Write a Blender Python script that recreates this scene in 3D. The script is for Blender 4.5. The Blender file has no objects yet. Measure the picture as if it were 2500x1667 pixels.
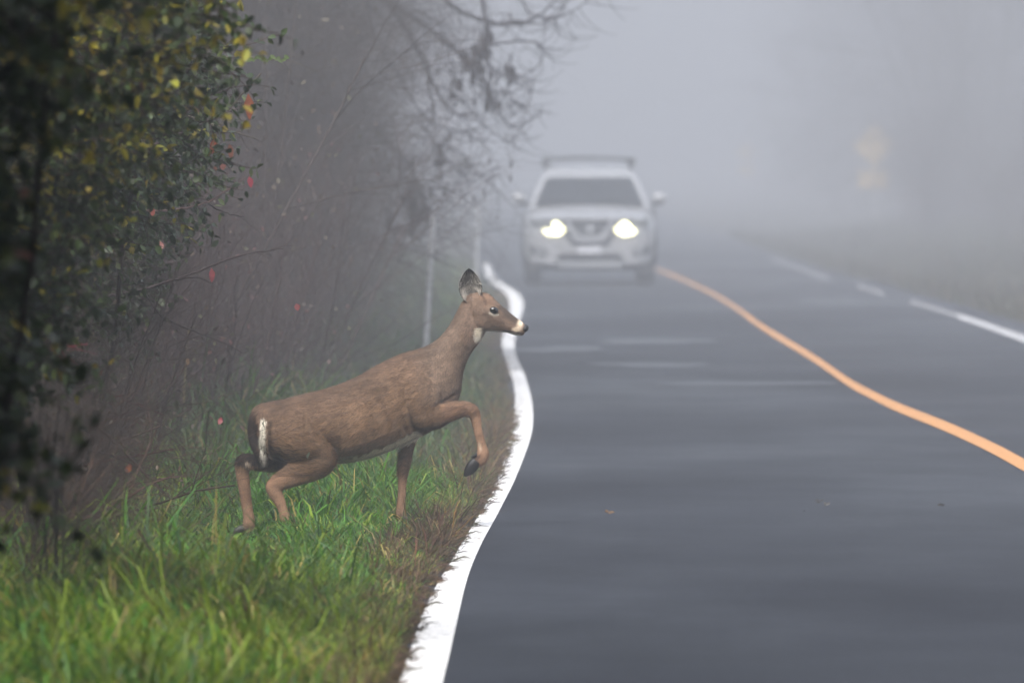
import bpy, math, random
import numpy as np
from mathutils import Vector, Matrix, noise as mnoise

SC = bpy.context.scene
COL = SC.collection
rng = np.random.default_rng(7)
R = math.radians

# ------------------------------------------------------------------ camera
FOCAL = 400.0
FPX = FOCAL / 36.0 * 2500.0            # focal length in pixels of the 2500 px wide photograph
CAMH = 1.667                           # camera height above the road
PITCH = math.atan((833.5 - 400.0) / FPX)
cam_d = bpy.data.cameras.new('camera')
cam_d.lens = FOCAL
cam_d.sensor_width = 36.0
cam_d.sensor_fit = 'HORIZONTAL'
cam_d.clip_start = 0.5
cam_d.clip_end = 3000.0
cam_d.dof.use_dof = True
cam_d.dof.focus_distance = 51.6
cam_d.dof.aperture_fstop = 0.4 / 0.056
cam = bpy.data.objects.new('camera', cam_d)
cam.location = (0, 0, CAMH)
cam.rotation_euler = (R(90) - PITCH, 0, 0)
COL.objects.link(cam)
SC.camera = cam

# ------------------------------------------------------------------ sky and sun (overcast, foggy morning)
SUN_EL, SUN_ROT = R(52), R(200)
world = bpy.data.worlds.new('World')
SC.world = world
world.use_nodes = True
wn, wl = world.node_tree.nodes, world.node_tree.links
wn.clear()
wo = wn.new('ShaderNodeOutputWorld')
wb = wn.new('ShaderNodeBackground')
wb.inputs['Strength'].default_value = 0.15
sky = wn.new('ShaderNodeTexSky')
sky.sky_type = 'NISHITA'
sky.sun_disc = False
sky.sun_elevation = SUN_EL
sky.sun_rotation = SUN_ROT
sky.air_density = 1.0
sky.dust_density = 3.0
hs = wn.new('ShaderNodeHueSaturation')
hs.inputs['Saturation'].default_value = 0.42
wl.new(sky.outputs[0], hs.inputs['Color'])
wl.new(hs.outputs[0], wb.inputs['Color'])
wl.new(wb.outputs[0], wo.inputs['Surface'])

sun_d = bpy.data.lights.new('sun', 'SUN')
sun_d.energy = 1.5
sun_d.angle = R(30)
sun_d.color = (1.0, 0.96, 0.90)
sun = bpy.data.objects.new('sun', sun_d)
sun.rotation_euler = (R(90) - SUN_EL, 0, R(180) - SUN_ROT)
sun.location = (0, 0, 60)
COL.objects.link(sun)

SC.view_settings.view_transform = 'Standard'
SC.view_settings.look = 'None'
SC.view_settings.gamma = 1.0
SC.view_settings.exposure = 1.62
SC.view_settings.use_curve_mapping = False
SC.render.engine = 'CYCLES'
SC.cycles.use_denoising = True
SC.cycles.denoiser = 'OPENIMAGEDENOISE'
SC.cycles.volume_bounces = 1
SC.cycles.max_bounces = 6
SC.cycles.diffuse_bounces = 3
SC.cycles.glossy_bounces = 2
SC.cycles.transmission_bounces = 3
SC.cycles.use_adaptive_sampling = False
HAZE_DENSITY = 0.0062

# ------------------------------------------------------------------ helpers
fwd = np.array([0, math.cos(PITCH), -math.sin(PITCH)])
upv = np.array([0, math.sin(PITCH), math.cos(PITCH)])
CAMP = np.array([0, 0, CAMH])

def W(u, v, d):
    """World point at depth y = d seen at pixel (u, v) of the 2500 px photograph."""
    k = fwd + np.array([1.0, 0, 0]) * ((u - 1250.0) / FPX) + upv * ((833.5 - v) / FPX)
    return CAMP + k * (d / k[1])

def WD(u, v, d):                       # the same from the 2352 px wide display of it
    return W(u * 1.06293, v * 1.06293, d)

def Gd(u, v):                          # where the ray through a display pixel meets z = 0
    u, v = u * 1.06293, v * 1.06293
    k = fwd + np.array([1.0, 0, 0]) * ((u - 1250.0) / FPX) + upv * ((833.5 - v) / FPX)
    return CAMP + k * (-CAMH / k[2])

def tag(o, label=None, cat=None, group=None, kind=None):
    if label: o['label'] = label
    if cat: o['category'] = cat
    if group: o['group'] = group
    if kind: o['kind'] = kind
    return o

def empty(name, loc, rz=0):
    o = bpy.data.objects.new(name, None)
    o.location = loc
    o.rotation_euler = (0, 0, rz)
    COL.objects.link(o)
    return o

def link(name, me, mat=None, parent=None, loc=None):
    o = bpy.data.objects.new(name, me)
    if mat is not None and len(me.materials) == 0:
        me.materials.append(mat)
    COL.objects.link(o)
    if parent is not None:
        o.parent = parent
    if loc is not None:
        o.location = loc
    return o

def mesh_np(name, V, faces, colors=None, smooth=False):
    """faces: list of int arrays (n,k); colors: per vertex (n,3) linear."""
    V = np.asarray(V, dtype=np.float32)
    me = bpy.data.meshes.new(name)
    me.vertices.add(len(V))
    me.vertices.foreach_set('co', V.ravel())
    loops = np.concatenate([f.ravel() for f in faces]).astype(np.int32)
    tot = np.concatenate([np.full(len(f), f.shape[1], dtype=np.int32) for f in faces])
    start = np.concatenate([[0], np.cumsum(tot)[:-1]]).astype(np.int32)
    me.loops.add(len(loops))
    me.loops.foreach_set('vertex_index', loops)
    me.polygons.add(len(tot))
    me.polygons.foreach_set('loop_start', start)
    me.polygons.foreach_set('loop_total', tot)
    if smooth:
        me.polygons.foreach_set('use_smooth', np.ones(len(tot), dtype=bool))
    if colors is not None:
        a = me.color_attributes.new('Col', 'FLOAT_COLOR', 'POINT')
        c = np.ones((len(V), 4), dtype=np.float32)
        c[:, :3] = colors
        a.data.foreach_set('color', c.ravel())
    me.update()
    me.validate()
    return me

class Tubes:
    """Collects tapered tubes (polylines with radii) into one mesh."""
    def __init__(s, k=4):
        s.k, s.V, s.Q, s.C, s.n = k, [], [], [], 0
    def add(s, P, r, col=(0.1, 0.1, 0.1), k=None):
        k = k or s.k
        P = np.asarray(P, float); n = len(P)
        r = np.broadcast_to(np.asarray(r, float), (n,))
        T = np.gradient(P, axis=0)
        T /= np.linalg.norm(T, axis=1, keepdims=True) + 1e-9
        ref = np.array([0.31, 0.17, 0.93]) if abs(T[0, 2]) < 0.8 else np.array([0.95, 0.2, 0.1])
        A = np.cross(T, ref); A /= np.linalg.norm(A, axis=1, keepdims=True) + 1e-9
        B = np.cross(T, A)
        ang = np.arange(k) * 2 * math.pi / k
        ring = P[:, None, :] + r[:, None, None] * (A[:, None, :] * np.cos(ang)[None, :, None] + B[:, None, :] * np.sin(ang)[None, :, None])
        s.V.append(ring.reshape(-1, 3))
        i = np.arange(n - 1)[:, None] * k + np.arange(k)[None, :]
        j = np.arange(n - 1)[:, None] * k + (np.arange(k)[None, :] + 1) % k
        s.Q.append(np.stack([i, j, j + k, i + k], -1).reshape(-1, 4) + s.n)
        s.C.append(np.broadcast_to(np.asarray(col, float), (n * k, 3)))
        s.n += n * k
    def mesh(s, name, smooth=True):
        return mesh_np(name, np.concatenate(s.V), [np.concatenate(s.Q)], np.concatenate(s.C), smooth)

class Leaves:
    """Collects small folded leaves into one mesh."""
    def __init__(s):
        s.P, s.D, s.N, s.L, s.Wd, s.C = [], [], [], [], [], []
    def add(s, p, d, n, L, w, c):
        s.P.append(p); s.D.append(d); s.N.append(n); s.L.append(L); s.Wd.append(w); s.C.append(c)
    def many(s, P, D, N, L, w, C):
        s.P.extend(P); s.D.extend(D); s.N.extend(N); s.L.extend(L); s.Wd.extend(w); s.C.extend(C)
    def mesh(s, name):
        P = np.array(s.P); D = np.array(s.D); N = np.array(s.N)
        L = np.array(s.L)[:, None]; w = np.array(s.Wd)[:, None]; C = np.array(s.C)
        D /= np.linalg.norm(D, axis=1, keepdims=True) + 1e-9
        S = np.cross(D, N); S /= np.linalg.norm(S, axis=1, keepdims=True) + 1e-9
        N = np.cross(S, D)
        curl = rng.uniform(-0.25, 0.1, (len(P), 1))
        v0 = P
        v1 = P + D * L * 0.35 + S * w * 0.5 + N * w * 0.15
        v2 = P + D * L * 0.70 + S * w * 0.38 + N * (w * 0.12 + L * curl * 0.5)
        v3 = P + D * L + N * L * curl
        v4 = P + D * L * 0.70 - S * w * 0.38 + N * (w * 0.12 + L * curl * 0.5)
        v5 = P + D * L * 0.35 - S * w * 0.5 + N * w * 0.15
        vm = P + D * L * 0.5 + N * (L * curl * 0.25 - w * 0.04)
        V = np.stack([v0, v1, v2, v3, v4, v5, vm], 1).reshape(-1, 3)
        b = (np.arange(len(P)) * 7)[:, None]
        tris = np.array([[0, 1, 6], [1, 2, 6], [2, 3, 6], [3, 4, 6], [4, 5, 6], [5, 0, 6]])
        F = (b[:, :, None] + tris[None]).reshape(-1, 3)
        return mesh_np(name, V, [F], np.repeat(C, 7, axis=0))

# ------------------------------------------------------------------ materials
def mat(name, base=(0.5, 0.5, 0.5), rough=0.6, metallic=0.0, spec=0.5, attr=False, coat=0.0, transl=0.0,
        emit=None, emit_s=0.0, var=0.0, var_scale=20.0, bump=0.0, bump_scale=60.0, stretch=(1, 1, 1)):
    m = bpy.data.materials.new(name)
    m.use_nodes = True
    nt = m.node_tree; n = nt.nodes; l = nt.links
    b = n['Principled BSDF']
    b.inputs['Base Color'].default_value = (*base, 1)
    b.inputs['Roughness'].default_value = rough
    b.inputs['Metallic'].default_value = metallic
    b.inputs['Specular IOR Level'].default_value = spec
    b.inputs['Coat Weight'].default_value = coat
    if emit:
        b.inputs['Emission Color'].default_value = (*emit, 1)
        b.inputs['Emission Strength'].default_value = emit_s
    csock = None
    if attr:
        a = n.new('ShaderNodeAttribute'); a.attribute_name = 'Col'
        csock = a.outputs['Color']
    tc = n.new('ShaderNodeTexCoord')
    mp = n.new('ShaderNodeMapping'); mp.inputs['Scale'].default_value = stretch
    l.new(tc.outputs['Object'], mp.inputs['Vector'])
    if var > 0:
        t = n.new('ShaderNodeTexNoise'); t.inputs['Scale'].default_value = var_scale
        t.inputs['Detail'].default_value = 5; t.inputs['Roughness'].default_value = 0.62
        l.new(mp.outputs[0], t.inputs['Vector'])
        mr = n.new('ShaderNodeMapRange')
        mr.inputs['From Min'].default_value = 0.3; mr.inputs['From Max'].default_value = 0.7
        mr.inputs['To Min'].default_value = 1 - var; mr.inputs['To Max'].default_value = 1 + var
        l.new(t.outputs['Fac'], mr.inputs['Value'])
        mx = n.new('ShaderNodeMix'); mx.data_type = 'RGBA'; mx.blend_type = 'MULTIPLY'
        mx.inputs[0].default_value = 1.0
        if csock: l.new(csock, mx.inputs[6])
        else: mx.inputs[6].default_value = (*base, 1)
        l.new(mr.outputs[0], mx.inputs[7])
        csock = mx.outputs[2]
    if csock:
        l.new(csock, b.inputs['Base Color'])
    if bump > 0:
        t = n.new('ShaderNodeTexNoise'); t.inputs['Scale'].default_value = bump_scale
        t.inputs['Detail'].default_value = 4
        l.new(mp.outputs[0], t.inputs['Vector'])
        bp = n.new('ShaderNodeBump'); bp.inputs['Strength'].default_value = bump; bp.inputs['Distance'].default_value = 0.01
        l.new(t.outputs['Fac'], bp.inputs['Height']); l.new(bp.outputs[0], b.inputs['Normal'])
    if transl > 0:
        tr = n.new('ShaderNodeBsdfTranslucent')
        ms = n.new('ShaderNodeMixShader'); ms.inputs[0].default_value = transl
        if csock: l.new(csock, tr.inputs['Color'])
        else: tr.inputs['Color'].default_value = (*base, 1)
        out = n['Material Output']
        l.new(b.outputs[0], ms.inputs[1]); l.new(tr.outputs[0], ms.inputs[2]); l.new(ms.outputs[0], out.inputs['Surface'])
    return m

M = dict(
    bark=mat('bark', attr=True, rough=0.85, spec=0.2, var=0.35, var_scale=25, bump=0.4, bump_scale=50),
    leaf=mat('leaf', attr=True, rough=0.42, spec=0.45, transl=0.25, var=0.25, var_scale=30),
    grass=mat('grass_blade', attr=True, rough=0.45, spec=0.5, transl=0.42),
    weed=mat('dry_weed', attr=True, rough=0.8, spec=0.2, transl=0.15),
    soil=mat('soil', base=(0.035, 0.032, 0.018), rough=0.95, spec=0.1, var=0.5, var_scale=6, bump=0.6, bump_scale=30),
    coat=mat('deer_coat', attr=True, rough=0.82, spec=0.15, var=0.34, var_scale=16, bump=0.35, bump_scale=160, stretch=(0.6, 1, 1.6)),
    fur=mat('deer_fur', attr=True, rough=0.75, spec=0.2, transl=0.1),
    hoof=mat('hoof', base=(0.006, 0.0055, 0.0055), rough=0.45, var=0.3),
    eye=mat('eye', base=(0.006, 0.004, 0.004), rough=0.08, spec=0.7, coat=0.5),
    nose=mat('nose', base=(0.010, 0.010, 0.011), rough=0.35, spec=0.5, bump=0.4, bump_scale=220),
    paint=mat('car_paint', base=(0.31, 0.315, 0.33), rough=0.3, spec=0.5, coat=0.6, var=0.06, var_scale=3),
    glass=mat('car_glass', base=(0.018, 0.022, 0.027), rough=0.12, spec=0.22),
    plastic=mat('black_plastic', base=(0.02, 0.02, 0.021), rough=0.55, var=0.3, var_scale=8),
    tyre=mat('tyre', base=(0.018, 0.018, 0.018), rough=0.85, bump=0.5, bump_scale=40),
    chrome=mat('chrome', base=(0.62, 0.63, 0.65), rough=0.25, metallic=0.8),
    lens=mat('lamp_lens', base=(0.16, 0.17, 0.18), rough=0.12, spec=0.6, coat=0.5),
    lamp=mat('lit_lamp', base=(0.9, 0.9, 0.7), rough=0.3, emit=(1.0, 0.93, 0.48), emit_s=3.4),
    plate=mat('number_plate', base=(0.55, 0.56, 0.6), rough=0.4),
    sign=mat('sign_yellow', base=(0.62, 0.40, 0.06), rough=0.45, var=0.1, var_scale=4),
    signblack=mat('sign_black', base=(0.02, 0.02, 0.02), rough=0.5),
    post=mat('sign_post', base=(0.30, 0.30, 0.29), rough=0.6, var=0.2, var_scale=8),
    marker=mat('marker_post_white', base=(0.42, 0.43, 0.45), rough=0.5, var=0.12, var_scale=9),
)

def asphalt_material():
    m = bpy.data.materials.new('asphalt'); m.use_nodes = True
    n = m.node_tree.nodes; l = m.node_tree.links; b = n['Principled BSDF']
    tc = n.new('ShaderNodeTexCoord')
    def noise(scale, det, sx=1, sy=1, rough=0.6):
        mp = n.new('ShaderNodeMapping'); mp.inputs['Scale'].default_value = (sx, sy, 1)
        t = n.new('ShaderNodeTexNoise'); t.inputs['Scale'].default_value = scale
        t.inputs['Detail'].default_value = det; t.inputs['Roughness'].default_value = rough
        l.new(tc.outputs['Object'], mp.inputs[0]); l.new(mp.outputs[0], t.inputs[0])
        return t.outputs['Fac']
    big = noise(0.9, 6, 0.5, 0.16)
    fine = noise(45, 3)
    grit = noise(30, 5, 1, 0.35, 0.75)
    r1 = n.new('ShaderNodeValToRGB')
    r1.color_ramp.elements[0].position = 0.30; r1.color_ramp.elements[0].color = (0.007, 0.0090, 0.0145, 1)
    r1.color_ramp.elements[1].position = 0.75; r1.color_ramp.elements[1].color = (0.019, 0.0225, 0.032, 1)
    l.new(big, r1.inputs[0])
    mx = n.new('ShaderNodeMix'); mx.data_type = 'RGBA'; mx.blend_type = 'MULTIPLY'; mx.inputs[0].default_value = 1
    mr = n.new('ShaderNodeMapRange'); mr.inputs['From Min'].default_value = 0.3; mr.inputs['From Max'].default_value = 0.7
    mr.inputs['To Min'].default_value = 0.55; mr.inputs['To Max'].default_value = 1.5
    l.new(grit, mr.inputs[0]); l.new(r1.outputs[0], mx.inputs[6]); l.new(mr.outputs[0], mx.inputs[7])
    l.new(mx.outputs[2], b.inputs['Base Color'])
    rr = n.new('ShaderNodeMapRange'); rr.inputs['From Min'].default_value = 0.35; rr.inputs['From Max'].default_value = 0.65
    rr.inputs['To Min'].default_value = 0.50; rr.inputs['To Max'].default_value = 0.85
    l.new(noise(0.55, 5, 0.35, 0.12), rr.inputs[0]); l.new(rr.outputs[0], b.inputs['Roughness'])
    b.inputs['Specular IOR Level'].default_value = 0.15
    bp = n.new('ShaderNodeBump'); bp.inputs['Strength'].default_value = 0.5; bp.inputs['Distance'].default_value = 0.004
    l.new(fine, bp.inputs['Height']); l.new(bp.outputs[0], b.inputs['Normal'])
    return m
M['asphalt'] = asphalt_material()

def paint_material(name, base, wear):
    m = bpy.data.materials.new(name); m.use_nodes = True
    n = m.node_tree.nodes; l = m.node_tree.links; b = n['Principled BSDF']
    tc = n.new('ShaderNodeTexCoord')
    mp = n.new('ShaderNodeMapping'); mp.inputs['Scale'].default_value = (4, 1.6, 1)
    t = n.new('ShaderNodeTexNoise'); t.inputs['Scale'].default_value = 7; t.inputs['Detail'].default_value = 6; t.inputs['Roughness'].default_value = 0.7
    l.new(tc.outputs['Object'], mp.inputs[0]); l.new(mp.outputs[0], t.inputs[0])
    r = n.new('ShaderNodeValToRGB')
    r.color_ramp.elements[0].position = 0.36; r.color_ramp.elements[0].color = (*wear, 1)
    r.color_ramp.elements[1].position = 0.49; r.color_ramp.elements[1].color = (*base, 1)
    l.new(t.outputs['Fac'], r.inputs[0]); l.new(r.outputs[0], b.inputs['Base Color'])
    b.inputs['Roughness'].default_value = 0.7
    b.inputs['Specular IOR Level'].default_value = 0.2
    return m
M['line_white'] = paint_material('line_white', (0.80, 0.80, 0.80), (0.30, 0.30, 0.31))
M['line_hazed'] = paint_material('line_hazed', (0.46, 0.46, 0.47), (0.12, 0.12, 0.13))  # base dimmed in place of haze on the fainter stretches; noise is wear
M['line_hazed_faint'] = paint_material('line_hazed_faint', (0.20, 0.20, 0.21), (0.06, 0.06, 0.065))
M['line_yellow_hazed'] = paint_material('line_yellow_hazed', (0.44, 0.225, 0.095), (0.20, 0.12, 0.07))  # duller yellow stands in for fog thickening along the line
M['line_yellow_hazed_faint'] = paint_material('line_yellow_hazed_faint', (0.32, 0.175, 0.09), (0.12, 0.08, 0.06))
M['line_yellow'] = paint_material('line_yellow', (0.54, 0.265, 0.095), (0.30, 0.16, 0.07))

# ------------------------------------------------------------------ road geometry
# edge line (left edge, right edge, y), centre line and far edge line read off the display, then laid on the ground
LW = [(900, 1004, 1640), (920, 1018, 1568), (950, 1040, 1480), (978, 1057, 1400), (1005, 1070, 1345), (1034, 1085, 1300), (1068, 1112, 1240),
      (1098, 1140, 1190), (1122, 1160, 1150), (1140, 1180, 1110), (1158, 1200, 1060), (1172, 1221, 1000), (1179, 1225, 960), (1184, 1222, 915),
      (1180, 1212, 880), (1170, 1201, 850), (1160, 1187, 825), (1153, 1181, 800), (1154, 1183, 775), (1162, 1191, 745), (1171, 1201, 715),
      (1172, 1203, 693), (1158, 1190, 672), (1138, 1164, 655), (1120, 1140, 641), (1112, 1128, 622), (1108, 1122, 605), (1104, 1114, 580), (1100, 1109, 560)]
YL = [(3150, 1560, 50), (2800, 1330, 44), (2560, 1185, 40), (2400, 1094, 37), (2352, 1066, 36), (2300, 1037, 33), (2250, 1012, 31), (2200, 989, 29), (2150, 968, 27), (2100, 949, 26), (2050, 929, 24), (2000, 905, 23),
      (1950, 880, 22), (1900, 845, 21), (1850, 813, 20), (1800, 784, 18), (1750, 755, 17), (1710, 722, 17), (1675, 697, 15), (1640, 675, 13), (1600, 655, 11),
      (1560, 638, 9), (1520, 624, 8), (1470, 606, 6), (1430, 590, 5), (1400, 575, 4)]
RW = [(2900, 985, 28), (2600, 872, 24), (2450, 815, 20), (2352, 781, 17), (2300, 762, 15), (2250, 743, 14), (2200, 726, 13), (2150, 709, 12), (2090, 691, 10),
      (2030, 675, 9), (1970, 655, 8), (1900, 640, 7), (1830, 618, 6), (1770, 594, 5), (1720, 578, 4), (1690, 565, 3)]
lw = np.array([(*Gd(a, y)[:2], *Gd(b, y)[:2]) for a, b, y in LW])
yl_hi = np.array([Gd(x, y - t * 0.4)[:2] for x, y, t in YL]); yl_lo = np.array([Gd(x, y + t * 0.4)[:2] for x, y, t in YL])
rw_hi = np.array([Gd(x, y - t / 2)[:2] for x, y, t in RW]); rw_lo = np.array([Gd(x, y + t / 2)[:2] for x, y, t in RW])

def xl(y):                              # left edge of the left line
    return np.interp(y, lw[:, 1], lw[:, 0])
def xr(y):
    return np.interp(y, rw_hi[:, 1], rw_hi[:, 0])

_ph = rng.uniform(0, 6.28, 8)
def road_z(x, y):                       # gentle waves of the old road bed, a centimetre or so
    return (0.0018 * np.sin(y / 4.3 + _ph[1] + 1.3 * np.sin(y / 17.0) + 0.5 * np.sin(x * 0.9)) * (0.6 + 0.4 * np.sin(x * 0.8 + y / 9.0)) +
            0.010 * np.sin(y / 13.0 + _ph[2] + 0.3 * x) + 0.0004 * np.sin(y / 1.1 + x * 0.7 + _ph[3]))

def ground_z(x, y):
    x = np.asarray(x, float); y = np.asarray(y, float)
    a = np.clip(xl(y) - 0.12 - x, 0, None)           # metres left of the asphalt
    b = np.clip(x - (xr(y) + 0.45), 0, None)
    left = -0.05 * np.clip(a / 0.6, 0, 1) + 0.10 * np.clip(a - 2.2, 0, 12)
    right = -0.08 * np.clip(b / 0.8, 0, 1) + 0.05 * np.clip(b - 1.0, 0, 14)
    bumps = 0.02 * np.sin(x * 2.1 + y * 0.9) * np.sin(y * 1.3 - x) * np.clip((a + b) / 0.5, 0, 1)
    return road_z(x, y) * np.clip(1 - (a + b) / 0.3, 0, 1) + left + right + bumps - 0.012

# ground sheet
gx = np.concatenate([np.linspace(-90, -12, 14), np.linspace(-10, -4, 13), np.arange(-3.8, 10, 0.12), np.linspace(10.5, 20, 16), np.linspace(24, 90, 12)])
gy = np.concatenate([np.linspace(-40, 28, 18), np.arange(30, 190, 0.5), np.arange(192, 320, 3), np.linspace(330, 1200, 40)])
X, Y = np.meshgrid(gx, gy)
Z = ground_z(X, Y)
inside = (X > xl(Y) - 0.1) & (X < xr(Y) + 0.4)
Z = np.where(inside, Z - 0.05, Z)
V = np.stack([X, Y, Z], -1).reshape(-1, 3)
nx, ny = len(gx), len(gy)
i = (np.arange(ny - 1)[:, None] * nx + np.arange(nx - 1)[None]).ravel()
ground = link('ground', mesh_np('ground', V, [np.stack([i, i + 1, i + nx + 1, i + nx], -1)], smooth=True), M['soil'])
tag(ground, kind='structure')

# road sheet
ry = np.concatenate([np.linspace(-40, 24, 30), np.arange(25, 200, 0.25), np.arange(200, 320, 2), np.linspace(325, 1180, 60)])
rt = np.linspace(0, 1, 36)
YY = np.repeat(ry[:, None], len(rt), 1)
edge = 0.02 * np.sin(ry * 3.1) + 0.015 * np.sin(ry * 7.7)
x0 = (xl(ry) - 0.10 + edge)[:, None]; x1 = (xr(ry) + 0.42 + edge)[:, None]
XX = x0 + (x1 - x0) * rt[None]
ZZ = road_z(XX, YY)
nx, ny = len(rt), len(ry)
i = (np.arange(ny - 1)[:, None] * nx + np.arange(nx - 1)[None]).ravel()
Vr = np.stack([XX, YY, ZZ], -1).reshape(-1, 3)
road = link('road', mesh_np('road', Vr, [np.stack([i, i + 1, i + nx + 1, i + nx], -1)], smooth=True), M['asphalt'])
tag(road, kind='structure')

def strip(name, A, B, m, lo=0, hi=None, segs=14, dz=0.005):
    """painted line between edges A and B (n,2), draped on the road"""
    def dens(P):
        t = np.arange(len(P)); tt = np.linspace(0, len(P) - 1, (len(P) - 1) * segs + 1)
        # smooth interpolation
        out = np.stack([np.interp(tt, t, P[:, 0]), np.interp(tt, t, P[:, 1])], -1)
        k = np.ones(segs) / segs
        pad = np.pad(out, ((segs, segs), (0, 0)), 'edge')
        return np.stack([np.convolve(pad[:, c], k, 'same')[segs:-segs] for c in (0, 1)], -1)
    A, B = dens(np.asarray(A)), dens(np.asarray(B))
    if hi is not None: A, B = A[lo * segs:hi * segs + 1], B[lo * segs:hi * segs + 1]
    t = np.linspace(0, 1, 4)[None, :, None]
    P = A[:, None] * (1 - t) + B[:, None] * t
    z = road_z(P[..., 0], P[..., 1]) + dz
    V = np.concatenate([P, z[..., None]], -1).reshape(-1, 3)
    nx, ny = 4, len(A)
    i = (np.arange(ny - 1)[:, None] * nx + np.arange(nx - 1)[None]).ravel()
    o = link(name, mesh_np(name, V, [np.stack([i, i + 1, i + nx + 1, i + nx], -1)], smooth=True), m)
    tag(o, kind='structure')
    return o
for a, b, mm in ((0, 15, 'line_white'), (15, 17, 'line_hazed'), (17, 24, 'line_white')):
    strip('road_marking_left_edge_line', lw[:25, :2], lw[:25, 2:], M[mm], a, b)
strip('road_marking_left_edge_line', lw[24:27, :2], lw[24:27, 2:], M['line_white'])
for a, b, mm in ((0, 17, 'line_yellow'), (17, 22, 'line_yellow_hazed'), (22, 25, 'line_yellow_hazed_faint')):
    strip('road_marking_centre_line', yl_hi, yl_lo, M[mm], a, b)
for a, b, mm in ((0, 6, 'line_hazed'), (6, 8, 'line_hazed_faint'), (9, 10, 'line_hazed_faint'), (11, 13, 'line_hazed_faint')):
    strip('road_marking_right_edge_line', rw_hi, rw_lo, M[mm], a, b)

def puddle(u, v, du, dv, seed):
    """damp sheen in a shallow dip of the road"""
    rg = np.random.default_rng(seed); n = 48
    ph = rg.uniform(0, 6.28, 3); P = []
    for k in range(n):
        a = 2 * math.pi * k / n; r = 1 + 0.18 * math.sin(2 * a + ph[0]) + 0.12 * math.sin(3 * a + ph[1]) + 0.06 * math.sin(7 * a + ph[2])
        g_ = Gd(u + du * r * math.cos(a), v + dv * r * math.sin(a)); P.append(g_[:2])
    P = np.array(P); c = P.mean(0)
    P = np.concatenate([c[None], c + (P - c) * 0.5, P])
    V = np.concatenate([P, (road_z(P[:, 0], P[:, 1]) + 0.004)[:, None]], 1)
    k = np.arange(n); k2 = (k + 1) % n
    o = link('puddle', mesh_np('puddle', V, [np.stack([0 * k, 1 + k, 1 + k2], -1), np.stack([1 + k, 1 + n + k, 1 + n + k2, 1 + k2], -1)]), M['wet'])
    tag(o, kind='structure')
M['wet'] = mat('wet_asphalt', base=(0.02, 0.023, 0.03), rough=0.50, spec=0.24, var=0.3, var_scale=3, bump=0.3, bump_scale=14)
for k, args in enumerate([(1500, 786, 150, 6), (1290, 803, 100, 7), (1700, 880, 180, 5), (1950, 694, 115, 5), (1500, 838, 140, 5)]):
    puddle(*args, k)

# ------------------------------------------------------------------ grass and roadside weeds
def snoise(x, y, s, seed=0):
    v = np.zeros_like(x)
    r = np.random.default_rng(seed)
    for k in range(7):
        a = r.uniform(0, 6.28); f = s * r.uniform(0.5, 2.0)
        v += np.sin(x * math.cos(a) * f + y * math.sin(a) * f + r.uniform(0, 6.28))
    return v / 3.2

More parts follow.
